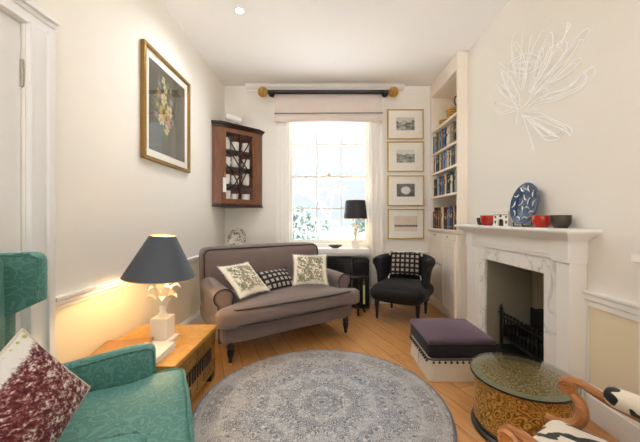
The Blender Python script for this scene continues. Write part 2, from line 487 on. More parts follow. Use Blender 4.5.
    def build(s, name, mat, parent=None, smooth=35, bevel=0, seg=2, loc=None, rot=None):
        me = bpy.data.meshes.new(name)
        me.from_pydata([tuple(v) for v in s.v], [], s.f)
        mats = mat if isinstance(mat, (list, tuple)) else [mat]
        for m in mats: me.materials.append(m)
        if len(mats) > 1:
            for p, k in zip(me.polygons, s.mi): p.material_index = k
        bm = bmesh.new(); bm.from_mesh(me)
        bmesh.ops.remove_doubles(bm, verts=bm.verts, dist=1e-5)
        bmesh.ops.recalc_face_normals(bm, faces=bm.faces)
        bm.to_mesh(me); bm.free()
        o = bpy.data.objects.new(name, me); COL.objects.link(o)
        if parent: o.parent = parent
        if loc: o.location = loc
        if rot: o.rotation_euler = rot
        for p in me.polygons: p.use_smooth = smooth > 0
        if smooth > 0: me.set_sharp_from_angle(angle=radians(smooth))
        if bevel:
            b = o.modifiers.new('bevel', 'BEVEL'); b.width = bevel; b.segments = seg
            b.limit_method = 'ANGLE'; b.angle_limit = radians(40); b.harden_normals = False
        return o

def tag(o, label, cat, group=None):
    o['label'] = label; o['category'] = cat
    if group: o['group'] = group
    return o
def thing(name, label, cat, loc=(0, 0, 0), rz=0, group=None, rot=None):
    o = bpy.data.objects.new(name, None); COL.objects.link(o)
    o.location = loc; o.rotation_euler = rot if rot else (0, 0, rz)
    o.empty_display_size = .1
    return tag(o, label, cat, group)
def struct(o): o['kind'] = 'structure'; return o
def B(*a): return MB().box(*a)
def cat(pts, n=6, closed=False):
    """Catmull-Rom through points."""
    P = [Vector(p) for p in pts]; N = len(P); out = []
    R = N if closed else N-1
    for k in range(R):
        p0 = P[(k-1) % N] if closed or k > 0 else P[0]
        p1 = P[k]; p2 = P[(k+1) % N]; p3 = P[(k+2) % N] if closed or k+2 < N else P[-1]
        for j in range(n):
            t = j/n
            out.append(.5*((2*p1)+(p2-p0)*t+(2*p0-5*p1+4*p2-p3)*t*t+(3*p1-p0-3*p2+p3)*t**3))
    if not closed: out.append(P[-1])
    return out
def arc(cx, cy, r, a0, a1, n=8):
    return [(cx+r*cos(radians(a0+(a1-a0)*k/n)), cy+r*sin(radians(a0+(a1-a0)*k/n))) for k in range(n+1)]

# ------------------------------------------------------------------ room shell
XL, XR, YB, H, YR = -1.31, 1.475, 3.95, 2.834, -2.8
XA = 1.76                                   # alcove wall
struct(B(XL-.12, 1.95, YR-.12, YB+.2, -.1, 0).build('floor', M['floor'], smooth=0))
struct(B(XL-.12, 1.95, YR-.12, YB+.2, H, H+.1).build('ceiling', M['ceiling'], smooth=0))
DY0, DY1, DZ = .40, 1.325, 1.955
m = MB(); m.box(XL-.12, XL, YR, DY0, 0, H); m.box(XL-.12, XL, DY1, YB+.2, 0, H); m.box(XL-.12, XL, DY0, DY1, DZ, H)
struct(m.build('wall_left', M['wall'], smooth=0))
WX0, WX1, WZ0, WZ1 = -.492, .60, .745, 2.62
m = MB(); m.box(XL, WX0, YB, YB+.2, 0, H); m.box(WX1, 1.95, YB, YB+.2, 0, H)
m.box(WX0, WX1, YB, YB+.2, 0, WZ0); m.box(WX0, WX1, YB, YB+.2, WZ1, H)
struct(m.build('wall_back', M['wall'], smooth=0))
FY0, FY1, FZ = 1.94, 2.65, .752
m = MB(); m.box(XR, 1.95, YR, FY0, 0, H); m.box(XR, 1.95, FY1, 3.15, 0, H); m.box(XR, 1.95, FY0, FY1, FZ, H)
m.box(XA, 1.95, 3.15, YB, 0, H)
struct(m.build('wall_right', M['wall'], smooth=0))
RX0, RX1, RZ0, RZ1 = -1.2, 1.36, .05, 2.6
m = MB(); m.box(XL, RX0, YR-.12, YR, 0, H); m.box(RX1, 1.475, YR-.12, YR, 0, H)
m.box(RX0, RX1, YR-.12, YR, RZ1, H); m.box(RX0, RX1, YR-.12, YR, 0, RZ0)
struct(m.build('wall_rear', M['wall'], smooth=0))
# fire opening lining
m = MB(); m.box(1.81, 1.83, FY0, FY1, 0, FZ); m.box(1.414, 1.81, FY0-.0, FY0+.006, 0, FZ); m.box(1.414, 1.81, FY1-.006, FY1, 0, FZ); m.box(1.414, 1.81, FY0, FY1, FZ-.006, FZ)
struct(m.build('trim_8', M['olive'], smooth=0))

struct(B(1.414, 1.81, FY0+.006, FY1-.006, .0006, .012).build('trim_11', M['iron'], smooth=0))
# skirting boards
def skirt(name, x0, x1, y0, y1, mat=M['white']):
    m = MB(); m.box(x0, x1, y0, y1, 0, .13)
    cx, cy = (x1-x0)/2, (y1-y0)/2
    if x1-x0 < y1-y0: m.box(x0, x0+(x1-x0)*.6 if x0 == XL else x1, y0, y1, .13, .15) if x0 == XL else m.box(x0+(x1-x0)*.4, x1, y0, y1, .13, .15)
    else: m.box(x0, x1, y0+(y1-y0)*.4, y1, .13, .15)
    return struct(m.build(name, mat, bevel=.003))
skirt('baseboard_left', XL, XL+.022, 1.45, YB)
skirt('baseboard_back', XL+.022, -.64, YB-.022, YB)
skirt('baseboard_back_right', .755, 1.33, YB-.022, YB)
skirt('baseboard_right', XR-.022, XR, 1.36, 1.695)
# dado rails
def rail_left(name, y0, y1):
    prof = [(0, .655), (.012, .66), (.014, .675), (.024, .685), (.024, .70), (.032, .708), (.032, .722), (0, .725)]
    return struct(MB().prism([(XL+a, b) for a, b in prof], y0, y1, 'y').build(name, M['white'], smooth=0))
rail_left('trim_1', 1.445, 3.95)
struct(MB().prism([(XR-a, b) for a, b in [(0, .615), (.014, .62), (.014, .645), (.022, .655), (.022, .68), (.032, .69), (.032, .70), (0, .705)]], 1.36, 1.73, 'y').build('trim_2', M['white'], smooth=0))
for nm, x0, x1 in (('trim_3', XL, -.66), ('trim_4', .757, 1.335)):
    struct(MB().prism([(YB-a, b) for a, b in [(0, .62), (.014, .625), (.014, .645), (.03, .66), (.03, .675), (0, .68)]], x0, x1, 'x').build(nm, M['white'], smooth=0))
# white stile strips of the right-hand dado panel
m = MB(); m.box(XR-.008, XR, 1.685, 1.70, .15, .62); m.box(XR-.008, XR, 1.36, 1.385, .15, .62); m.box(XR-.008, XR, 1.36, 1.70, .15, .19)
struct(m.build('trim_5', M['white'], bevel=.002))
# dado paint below left rail (separate colour band of the same wall)
struct(B(XL, XL+.003, 1.445, YB, .15, .657).build('trim_6', M['dado'], smooth=0))
struct(B(XR-.003, XR, 1.385, 1.685, .19, .617).build('trim_9', M['dado'], smooth=0))
# cornice over the window
struct(MB().prism([(YB-a, b) for a, b in [(0, 2.765), (.02, 2.77), (.02, 2.785), (.055, 2.80), (.07, 2.825), (.07, H), (0, H)]], -1.02, 1.02, 'x').build('trim_7', M['white'], smooth=0))

# ------------------------------------------------------------------ left door
door = bpy.data.objects.new('door_1', None); COL.objects.link(door); struct(door)
door.location = (XL, (DY0+DY1)/2, 0)
hw = (DY1-DY0)/2
m = MB(); m.box(-.055, -.015, -hw+.004, hw-.004, .006, DZ-.004)
for z0, z1 in ((.2, .85), (1.0, 1.8)):
    for y0, y1 in ((-hw+.12, -.06), (.06, hw-.12)):
        m.box(-.016, -.009, y0, y1, z0, z0+.02); m.box(-.016, -.009, y0, y1, z1-.02, z1)
        m.box(-.016, -.009, y0, y0+.02, z0, z1); m.box(-.016, -.009, y1-.02, y1, z0, z1)
m.build('door_leaf', M['doorwhite'], door, bevel=.002)
m = MB()
for s_ in (-1, 1):
    y0, y1 = sorted((s_*(hw-.0), s_*(hw+.115)))
    m.box(0, .018, y0, y1, 0, DZ+.02)
    y0, y1 = sorted((s_*(hw+.08), s_*(hw+.115))); m.box(0, .032, y0, y1, 0, DZ+.02)
    y0, y1 = sorted((s_*(hw), s_*(hw+.018))); m.box(0, .024, y0, y1, 0, DZ+.02)
m.box(0, .02, -hw-.115, hw+.115, DZ, DZ+.09)
m.box(0, .045, -hw-.125, hw+.125, DZ+.065, DZ+.085); m.box(0, .03, -hw-.12, hw+.12, DZ+.045, DZ+.065)
m.build('architrave', M['doorwhite'], door, bevel=.003)
for z in (.25, 1.735):
    m = MB(); m.tube([(-.008, hw-.006, z-.055), (-.008, hw-.006, z+.055)], .0055, 8)
    for q in (-.055, -.02, .02, .055): m.sphere((-.008, hw-.006, z+q), .0068, 8, 6)
    m.build('hinge', M['steel'], door)
m = MB(); m.tube([(-.015, -hw+.07, .98), (.025, -hw+.07, .98)], .01); m.sphere((.04, -hw+.07, .98), .026, 14, 10)
m.build('door_handle', M['brass'], door)

# ------------------------------------------------------------------ sash window
win = bpy.data.objects.new('window_1', None); COL.objects.link(win); struct(win); win.location = (0, YB, 0)
m = MB()      # frame box lining the reveal, architraves
m.box(WX0, WX0+.03, .0, .18, WZ0, WZ1); m.box(WX1-.03, WX1, 0, .18, WZ0, WZ1); m.box(WX0, WX1, 0, .18, WZ1-.03, WZ1)
m.box(WX0+.03, WX0+.045, .05, .07, WZ0, WZ1); m.box(WX1-.045, WX1-.03, .05, .07, WZ0, WZ1)
m.build('window_frame', M['white'], win, bevel=.003)
m = MB()
for x0, x1 in ((-.645, WX0), (WX1, .762)):
    m.box(x0, x1, -.02, 0, 0, 2.70)
    m.box(x0, x0+.03, -.035, 0, 0, 2.70); m.box(x1-.03, x1, -.035, 0, 0, 2.70)
    xm = (x0+x1)/2; m.box(xm-.012, xm+.012, -.03, 0, 0, 2.70)
m.box(-.645, .76, -.02, 0, WZ1, 2.70)
m.build('architrave', M['white'], win, bevel=.004)
gx0, gx1 = WX0+.03, WX1-.03
def sash(name, y, z0, z1, bot, top):
    m = MB(); w = .03
    m.box(gx0, gx0+w, y, y+.04, z0, z1); m.box(gx1-w, gx1, y, y+.04, z0, z1)
    m.box(gx0, gx1, y, y+.04, z0, z0+bot); m.box(gx0, gx1, y, y+.04, z1-top, z1)
    s = m.build(name, M['white'], win, bevel=.003)
    m = MB(); a0, a1 = gx0+w, gx1-w; b0, b1 = z0+bot, z1-top
    for k in (1, 2):
        x = a0+(a1-a0)*k/3; m.box(x-.009, x+.009, y+.008, y+.034, b0, b1)
    z = (b0+b1)/2; m.box(a0, a1, y+.008, y+.034, z-.009, z+.009)
    m.build('glazing_bars', M['white'], s, bevel=.003)
    B(a0-.005, a1+.005, y+.019, y+.023, b0-.005, b1+.005).build('pane', M['glass'], s, smooth=0)
zm = 1.655
sash('lower_sash', .075, WZ0+.03, zm+.02, .055, .032)
sash('upper_sash', .118, zm-.02, WZ1-.03, .032, .05)
m = MB(); m.box(WX0, WX1, -.0, .19, WZ0-.02, WZ0+.03)
m.build('frame_sill', M['white'], win)
m = MB(); m.tube([(.05, .075, zm+.02), (.05, .075, zm+.035)], .016, 12); m.sphere((.05, .07, zm+.04), .012, 10, 6); m.build('catch', M['brass'], win)
m = MB(); m.box(-.60, .553, -.21, 0, .668, .732); m.box(-.60, .553, -.19, 0, .64, .668)
struct(m.build('trim_10', M['white'], bevel=.008, seg=3, loc=(0, YB, 0)))

# unseen window added behind the camera to let in fill daylight
w2 = bpy.data.objects.new('added_rear_window', None); COL.objects.link(w2); struct(w2); w2.location = (0, YR-.06, 0)
m = MB(); k = .06
m.box(RX0, RX0+k, -.04, .06, RZ0, RZ1); m.box(RX1-k, RX1, -.04, .06, RZ0, RZ1); m.box(RX0, RX1, -.04, .06, RZ1-k, RZ1); m.box(RX0, RX1, -.04, .06, RZ0, RZ0+k)
xm = (RX0+RX1)/2; m.box(xm-.05, xm+.05, -.04, .06, RZ0, RZ1)
for z in (.8, 1.55): m.box(RX0, RX1, -.015, .02, z-.012, z+.012)
m.build('window_frame', M['white'], w2)
B(RX0, RX1, 0, .004, RZ0, RZ1).build('pane', M['glass'], w2, smooth=0)

# ------------------------------------------------------------------ outside
struct(B(-30, 30, YB+.25, 11, -.06, 0.0).build('front_bounce_ground', M['bounce_ground'], smooth=0))  # added pale ground, out of view, bouncing sunlight up to the ceiling
struct(B(-30, 30, 11, 45, -.06, 0.0).build('lawn', M['lawn'], smooth=0))
struct(B(-30, 30, -30, YR-.3, -.06, 0.0).build('rear_bounce_ground', M['bounce_ground'], smooth=0))  # added behind the camera; reflects daylight through the rear opening
def bush(name, label, c, r, n, seed):
    rnd = random.Random(seed); m = MB()
    for _ in range(n):
        a = rnd.uniform(0, 2*pi); u = rnd.uniform(-.2, 1); q = rnd.uniform(.55, 1)
        p = Vector((r[0]*q*sqrt(max(0, 1-u*u))*cos(a), r[1]*q*sqrt(max(0, 1-u*u))*sin(a), r[2]*(.5+.5*u*q)))
        s = rnd.uniform(.05, .10); d1 = Vector((rnd.gauss(0, 1), rnd.gauss(0, 1), rnd.gauss(0, 1))).normalized()
        d2 = d1.orthogonal().normalized(); 
        i = [m.addv(p+d1*s), m.addv(p+d2*s*.45), m.addv(p-d1*s), m.addv(p-d2*s*.45)]; m.face(i)
    m2 = MB(); t = thing(name, label, 'shrub', c)
    m.build('foliage', M['bush'], t, smooth=0)
    for _ in range(6):
        a = rnd.uniform(0, 6.28); m2.tube([(0, 0, 0), (.2*r[0]*cos(a), .2*r[1]*sin(a), r[2]*.4), (.6*r[0]*cos(a), .6*r[1]*sin(a), r[2]*.8)], [.03, .02, .008], 6)
    m2.build('stem', M['hedgewood'], t)
bush('garden_shrub', 'pale green shrub outside the window at its lower left panes', (-.62, 7.0, 0), (.55, .5, 1.42), 1500, 1)
bush('garden_shrub', 'low wide shrub outside the middle panes, beyond the lawn', (-.4, 14, 0), (1.2, .6, 1.2), 1500, 2)
bush('garden_shrub', 'tall leafy shrub outside behind the little lamp on the sill', (1.45, 8.5, 0), (.7, .6, 1.75), 1500, 3)
def bare_tree(name, label, c, seed, size):
    rnd = random.Random(seed); m = MB()
    def grow(p, d, L, r, lev):
        pts = [p]; q = p.copy(); dd = d.copy()
        for _ in range(4):
            dd = (dd + Vector((rnd.gauss(0, .14), rnd.gauss(0, .14), rnd.gauss(0, .1)))).normalized(); q = q+dd*L/4; pts.append(q.copy())
        m.tube(pts, [r, r*.9, r*.8, r*.72, r*.62], 6)
        if lev == 0: return
        for k in range(3 if lev > 1 else 3):
            s = pts[rnd.choice((2, 3, 4))]
            nd = (dd + Vector((rnd.gauss(0, .75), rnd.gauss(0, .5), rnd.gauss(.1, .45)))).normalized()
            grow(s, nd, L*rnd.uniform(.6, .8), r*.55, lev-1)
    grow(Vector((0, 0, 0)), Vector((0, 0, 1)), size, .065, 4)
    t = m.build(name, M['hedgewood'], loc=c); tag(t, label, 'tree')
bare_tree('bare_tree', 'bare branching tree standing in the garden outside the sash window', (.55, 9.0, 0), 5, 1.7)

# ------------------------------------------------------------------ roman blind, curtain pole
t = thing('roman_blind', 'pale pink roman blind pulled up at the top of the window', 'blind', (.045, YB-.022, 2.345))
def bl(u, v):
    x = -.69+1.38*u; return (x, -.03-.006*sin(v*9)-.012*v, .34*(1-v)+.02)
m = MB(); m.grid(bl, 12, 10); m.grid(lambda u, v: (bl(u, v)[0], bl(u, v)[1]+.012, bl(u, v)[2]), 12, 10)
m.box(-.69, .69, -.045, -.005, .33, .36)
m.build('upper_panel', M['pinkblind'], t)
m = MB()
def fold(u, v):
    a = v*2*pi; return (-.69+1.38*u, -.05+.028*cos(a)+.006*sin(3*pi*u), .045+.055*sin(a)*.9-.0)
m.grid(fold, 10, 16, cv=True)
for x in (-.69, .69): m.box(x-.002, x+.002, -.07, -.03, .01, .08)
m.build('folded_hem', M['pinkblind'], t)
m = MB(); m.tube([(-.69, -.079, .098), (.69, -.079, .103)], .005, 6); m.build('hem_rod', M['piping'], t)
t = thing('curtain_pole', 'black curtain pole with gold openwork ball ends above the window', 'curtain pole', (.04, YB-.12, 2.705))
MB().tube([(-.76, 0, 0), (.76, 0, 0)], .026, 16).build('pole', M['black'], t)
for s_ in (-1, 1):
    m = MB(); m.tube([(s_*.715, 0, -.012), (s_*.715, .118, -.012)], .014, 10); m.sphere((s_*.715, -.0, -.022), .042, 14, 10); m.lathe([(.04, 0), (.04, .012)], (0, 0, 0), 16) if False else None
    m.build('bracket', M['black'], t)
    m = MB()
    for k in range(7):
        a = pi*k/7
        m.tube([(s_*.825+.058*cos(q), .058*sin(q)*cos(a), .058*sin(q)*sin(a)) for q in [2*pi*j/20 for j in range(20)]], .0065, 6, closed=True)
    m.tube([(s_*.825, .058*cos(q), .058*sin(q)) for q in [2*pi*j/20 for j in range(20)]], .007, 6, closed=True)
    m.sphere((s_*.825, 0, 0), .02, 12, 8); m.tube([(s_*.745, 0, 0), (s_*.78, 0, 0)], .016, 10)
    m.build('finial', M['brass'], t)

# ------------------------------------------------------------------ framed pictures
def frame_back(name, label, xc, zc, w, h, art, aw, ah, az=0.0):
    t = thing(name, label, 'picture', (xc, YB-.003, zc), 0, 'column of four framed prints beside the window')
    b = .016; m = MB()
    m.box(-w/2, w/2, -.026, 0, h/2-b, h/2); m.box(-w/2, w/2, -.026, 0, -h/2, -h/2+b)
    m.box(-w/2, -w/2+b, -.026, 0, -h/2, h/2); m.box(w/2-b, w/2, -.026, 0, -h/2, h/2)
    m.build('frame', M['palegilt'], t, bevel=.004)
    B(-w/2+b, w/2-b, -.012, -.002, -h/2+b, h/2-b).build('mount', M['mount'], t, smooth=0)
    B(-aw/2, aw/2, -.0135, -.011, -ah/2, ah/2).build('print', art, t, smooth=0, loc=(0, 0, az))
    B(-w/2+b, w/2-b, -.0185, -.0165, -h/2+b, h/2-b).build('glazing', M['glass'], t, smooth=0)
zs = [(2.525, 2.135), (2.108, 1.712), (1.668, 1.268), (1.232, .838)]
lb = ['topmost gold framed print, a small grey cliff scene, beside the window', 'second gold framed print from the top, a grey waterside view',
      'third gold framed print from the top, a pale shell shape on dark ground', 'lowest gold framed print, a brown skyline, directly above the black chair']
for k, (a, b) in enumerate(zs):
    frame_back('framed_print', lb[k], 1.045+.002*k, (a+b)/2, .475, a-b, M['sk%d' % k], .235 if k < 3 else .30, .165 if k < 3 else .20, .005)
# bouquet picture on the left wall
t = thing('framed_painting', 'large gold framed flower bouquet picture on the left wall', 'picture', (XL+.003, 2.511, 1.957))
w, h, b = .735, .845, .028
m = MB()
m.box(0, .032, -w/2, w/2, h/2-b, h/2); m.box(0, .032, -w/2, w/2, -h/2, -h/2+b); m.box(0, .032, -w/2, -w/2+b, -h/2, h/2); m.box(0, .032, w/2-b, w/2, -h/2, h/2)
m.build('frame', M['gilt'], t, bevel=.006, seg=3)
B(.002, .012, -w/2+b, w/2-b, -h/2+b, h/2-b).build('mount', M['mount'], t, smooth=0)
B(.011, .0135, -w/2+.085, w/2-.085, -h/2+.085, h/2-.085).build('painting', M['bouquet'], t, smooth=0)
B(.018, .02, -w/2+b, w/2-b, -h/2+b, h/2-b).build('glazing', M['glass'], t, smooth=0)

m = MB(); rnd = random.Random(12)
fl_m = [plain('paint_'+n, c, .6, var=.15, vs=60) for n, c in (('cream', '#c2b28a'), ('yellow', '#b08e40'), ('pink', '#a3776c'), ('lilac', '#7c7688'), ('sage', '#66744f'), ('dark_leaf', '#3d4a34'))]
def blob(cy, cz, ry, rz_, a, mi, x):
    cy -= .055; m.cur = mi; c = m.addv((x+.0009, cy, cz)); R = []
    for k in range(10):
        q = 2*pi*k/10; u, v = ry*cos(q), rz_*sin(q); R.append(m.addv((x, cy+u*cos(a)-v*sin(a), cz+u*sin(a)+v*cos(a))))
    for k in range(10): m.face((c, R[k], R[(k+1) % 10]))
def flower(cy, cz, r, mi, n=7, core=1):
    for k in range(n):
        a = 2*pi*k/n+rnd.random(); blob(cy+.6*r*cos(a), cz+.6*r*sin(a), r*.5, r*.34, a, mi, .0138+.0002*(k % 3))
    blob(cy, cz, r*.35, r*.35, 0, core, .0146)
for _ in range(46):
    a = rnd.uniform(0, 2*pi); q = sqrt(rnd.random()); blob(-.03+.15*q*cos(a), .06+.22*q*sin(a), rnd.uniform(.02, .04), .010, rnd.uniform(0, 3), rnd.choice((4, 5, 5)), .0136)
for cy, cz, r, mi in ((-.03, .0, .062, 1), (-.12, .03, .05, 4), (-.02, .10, .05, 0), (.06, .03, .05, 0), (.05, -.06, .055, 2), (-.06, -.07, .045, 0), (-.10, .12, .04, 2), (.0, .19, .034, 0), (-.03, .25, .028, 0), (.09, .12, .03, 3), (.11, -.04, .03, 3), (.02, -.13, .04, 0), (-.13, -.05, .032, 3), (.08, .21, .024, 2), (-.09, .2, .024, 3)):
    flower(cy, cz, r, mi, 7, 1 if mi != 1 else 5)
for k in range(9):
    m.cur = 5; blob(.01+.02*sin(k*2.1), -.17-.012*(k % 4), .05, .004, 1.2+.12*k, 4, .0136)
m.build('painted_flowers', fl_m, t, smooth=0)

# ------------------------------------------------------------------ corner cabinet
ang = atan2(.32, .34)
cz0, cz1 = 1.245, 2.235
P1 = Vector((-1.21, 3.53)); P2 = Vector((-.87, 3.85))
t = thing('corner_cabinet', 'glazed mahogany corner cabinet hanging high in the left corner', 'cabinet', (XL+.004, YB-.004, cz0))
C0 = Vector((XL+.004, YB-.004))
def L2(p): return (p[0]-C0[0], p[1]-C0[1])
A = L2((XL+.004, 3.51)); p1 = L2(P1); p2 = L2(P2); Bq = L2((-.82, YB-.004)); hgt = cz1-cz0
def pent(g):   # grow outward by g along fronts
    d = Vector((p1[1]-p2[1], p2[0]-p1[0])).normalized(); d = -d if d.x < 0 else d
    n = Vector((sin(ang), -cos(ang)))
    return [(0, 0), (A[0], A[1]-g), (p1[0]+n.x*g*.6, p1[1]+n.y*g-g*.3), (p2[0]+n.x*g+g*.3, p2[1]+n.y*g*.6), (Bq[0]+g, Bq[1])]
m = MB(); m.prism(pent(0), .03, .05); m.prism(pent(0), hgt-.06, hgt-.04)
def slab(m, a, b, th, z0, z1):
    a = Vector(a); b = Vector(b); d = (b-a).normalized(); n = Vector((-d.y, d.x))*th
    m.prism([tuple(a), tuple(b), tuple(b+n), tuple(a+n)], z0, z1)
slab(m, A, p1, .014, .03, hgt-.04); slab(m, p2, Bq, .014, .03, hgt-.04)
m.build('case', M['mahogany'], t, bevel=.002)
m = MB(); m.box(.0, .008, A[1], 0, .05, hgt-.06); m.box(0, Bq[0], -.008, 0, .05, hgt-.06); m.build('lining', M['redlining'], t, smooth=0)
m = MB(); m.prism(pent(.012), hgt-.05, hgt-.03); m.prism(pent(.03), hgt-.03, hgt-.012); m.prism(pent(.04), hgt-.012, hgt)
m.build('cornice', M['darkmahogany'], t, bevel=.004)
m = MB(); m.prism(pent(.016), 0, .016); m.prism(pent(.006), .016, .035); m.build('plinth_moulding', M['darkmahogany'], t, bevel=.003)
shz = [.05, .275, .485, .69]
for z in shz[1:]:
    MB().prism([(.008, -.008), (A[0]+.008, A[1]+.03), (p1[0]-.01, p1[1]+.03), (p2[0]-.03, p2[1]+.01), (Bq[0]-.03, -.008)], z-.012, z).build('shelf', M['darkmahogany'], t)
dl = (Vector(p2)-Vector(p1)).length
door_o = bpy.data.objects.new('door', None); COL.objects.link(door_o); door_o.parent = t
door_o.location = (p1[0], p1[1], 0); door_o.rotation_euler = (0, 0, ang)
d0, d1, e0, e1, fw = .012, dl-.012, .05, hgt-.06, .045
m = MB(); m.box(0, .012, -.004, .016, .035, hgt-.05); m.box(dl-.012, dl, -.004, .016, .035, hgt-.05)
m.box(d0, d0+fw, -.008, .014, e0, e1); m.box(d1-fw, d1, -.008, .014, e0, e1); m.box(d0, d1, -.008, .014, e0, e0+fw); m.box(d0, d1, -.008, .014, e1-fw, e1)
m.build('door_frame', M['mahogany'], door_o, bevel=.003)
gx0_, gx1_, gz0_, gz1_ = d0+fw, d1-fw, e0+fw, e1-fw
gw, gh = gx1_-gx0_, gz1_-gz0_; cx, cz = (gx0_+gx1_)/2, (gz0_+gz1_)/2
m = MB()
def bar(pts): m.tube([(gx0_+gw*a, -.001, gz0_+gh*b) for a, b in pts], .0085, 6)
bar([(0, 1), (.25, .8), (.62, .57), (1, .5)][:3] + [(1, .36)]); bar([(1, 1), (.75, .8), (.5, .62)])
bar([(.5, 1), (.5, .62), (.5, .36), (.5, 0)]); bar(cat([(0, .55), (.3, .42), (.5, .2), (.62, 0)], 5) if False else [(0, .52), (.22, .43), (.42, .26), (.55, 0)])
bar([(1, .52), (.78, .43), (.58, .26), (.45, 0)]); bar([(0, .14), (.3, .2), (.5, .36), (.78, .66), (1, .72)]); bar([(0, .72), (.25, .66), (.5, .5)])
m.build('glazing_bars', M['darkmahogany'], door_o)
B(gx0_-.004, gx1_+.004, .004, .007, gz0_-.004, gz1_+.004).build('pane', M['glass'], door_o, smooth=0)
m = MB(); m.tube([(d0+.022, -.008, .40), (d0+.022, -.03, .40)], .004, 6); m.tube([(d0+.022, -.028, .40), (d0+.02, -.030, .34)], .0015, 5); m.build('key', M['brass'], door_o)
MB().soft((d0+.018, -.026, .255), (.042, .006, .17), .003, n=4).build('tag', M['cover_white'], door_o)['label'] = 'white paper tag hanging from the key'
# crockery in the cabinet
def mug(name, label, c, r, h, mat, grp, rz=0, handle=True):
    t = thing(name, label, 'cup', c, rz, grp)
    pr = [(r*.8, 0), (r*.92, h*.15), (r, h*.55), (r, h), (r-.004, h), (r-.005, h*.5), (r*.7, .006)]
    MB().lathe(pr, n=18).build('bowl', mat, t)
    if handle:
        MB().tube([(r*.95+.022*sin(a)*1.0, 0, h*.5-.024*cos(a)) for a in [pi*k/8 for k in range(9)]], .0045, 6).build('handle', mat, t)
fx = Vector((cos(ang), sin(ang))); fn_ = Vector((-sin(ang), cos(ang)))
rows = ['bottom', 'third', 'second', 'top']; nth = ['left', 'middle', 'right']
for r_i, z in enumerate(shz):
    for k in range(3):
        u = dl*(.22+.28*k); p = C0 + Vector(p1) + fx*u + fn_*(.085 if k != 1 else .12)
        rr = .044 if (r_i+k) % 2 else .05; hh = .115 if (k+r_i) % 3 else .145
        mug('china_cup', 'white china cup, %s of three on the %s shelf of the corner cabinet' % (nth[k], rows[r_i]), (p.x, p.y, cz0+z+.001), rr, hh, M['china'], 'china in the corner cabinet', ang+2)
# security camera on top
t = thing('security_camera', 'small white wall camera on top of the corner cabinet', 'camera', (-1.115, 3.70, cz1))
MB().lathe([(.035, 0), (.035, .012), (.014, .02), (.012, .06)], n=16).build('stand', M['china'], t)
m = MB(); m.m = Matrix.Translation((0, 0, .09)) @ Matrix.Rotation(radians(-62), 4, 'Z') @ Matrix.Rotation(radians(80), 4, 'X') @ Matrix.Translation((0, 0, -.09))
m.lathe([(.034, 0), (.042, .006), (.042, .17), (.032, .19)], n=18); m.build('housing', M['china'], t)
m2 = MB(); m2.m = m.m; m2.lathe([(.022, -.002), (.022, .001)], n=16); m2.build('lens', M['black'], t)

# patterned plate standing on a small table behind the sofa
t = thing('side_table', 'little dark wooden stand in the corner behind the sofa', 'table', (-1.09, 3.72, 0))
MB().lathe([(.16, .70), (.165, .705), (.165, .718), (.16, .722)], n=28).build('table_top', M['darkmahogany'], t)
MB().lathe([(.02, .05), (.025, .2), (.016, .4), (.022, .6), (.04, .70)], n=14).build('pedestal', M['darkmahogany'], t)
for k in range(3):
    a = 2*pi*k/3+.5; MB().tube([(.01*cos(a), .01*sin(a), .12), (.07*cos(a), .07*sin(a), .09), (.13*cos(a), .13*sin(a), .014)], [.016, .013, .012], 8).build('leg', M['darkmahogany'], t)
def standing_plate(name, label, loc, rz, r, mat, matb, tilt=12, oval=1.0):
    t = thing(name, label, 'plate', loc, rz)      # faces local -y
    T = Matrix.Translation((0, 0, .012)) @ Matrix.Rotation(radians(-tilt), 4, 'X') @ Matrix.Translation((0, 0, r)) @ Matrix.Rotation(radians(90), 4, 'X')
    m = MB(); m.m = T; m.lathe([(.001, .0), (r*.6, .0), (r*.68, .006), (r*.97, .018), (r, .016), (r*.98, .010), (r*.7, -.004), (r*.5, -.008), (.001, -.008)], n=40, cap=False)
    p = m.build('dish', mat, t)
    m = MB()
    for s_ in (-1, 1):
        m.tube([(s_*.05, -.03, .004), (s_*.05, .03, .006), (s_*.05, .055, .02+r*.9)], .004, 6); m.tube([(s_*.05, -.03, .004), (s_*.05, -.032, .03)], .004, 6)
    m.tube([(-.05, .03, .006), (.05, .03, .006)], .004, 6)
    m.build('stand', M['blackwood'], t); return t, p, T
standing_plate('display_plate', 'round patterned plate on a stand behind the sofa corner', (-1.09, 3.72, .722), -.25, .128, M['patplate'], None)

# ------------------------------------------------------------------ radiator, box, small black table
t = thing('radiator', 'black panel radiator under the window sill', 'radiator', (-.03, 3.86, 0))
m = MB(); m.box(-.40, .36, -.03, .03, .12, .60)
for k in range(26): x = -.385+.0288*k; m.box(x, x+.014, -.038, -.03, .15, .57)
m.build('panel', M['black'], t, bevel=.004)
m = MB(); m.box(-.40, .36, -.04, .04, .60, .615); m.build('top_grille', M['black'], t, bevel=.003)
for x in (-.36, .32): MB().tube([(x, 0, 0), (x, 0, .13)], .012, 8).build('pipe', M['steel'], t)
t = thing('black_cabinet', 'tall narrow black box on the floor just right of the radiator', 'cabinet', (.45, 3.83, 0))
B(-.095, .095, -.11, .10, 0, .60).build('case', M['black'], t, bevel=.006)
B(-.085, .085, -.113, -.109, .03, .57).build('front_panel', M['velvet_dark'], t, bevel=.002)
t = thing('side_table', 'small round black pedestal table between the sofa and the black chair', 'table', (.375, 3.50, 0))
MB().lathe([(.115, .425), (.122, .432), (.122, .442), (.115, .447)], n=28).build('table_top', M['blackwood'], t)
MB().lathe([(.02, .09), (.034, .13), (.018, .2), (.03, .3), (.016, .36), (.04, .425)], n=14).build('pedestal', M['blackwood'], t)
for k in range(3):
    a = 2*pi*k/3+.5; MB().tube([(.01*cos(a), .01*sin(a), .12), (.06*cos(a), .06*sin(a), .09), (.105*cos(a), .105*sin(a), .012)], [.016, .013, .012], 8).build('leg', M['blackwood'], t)
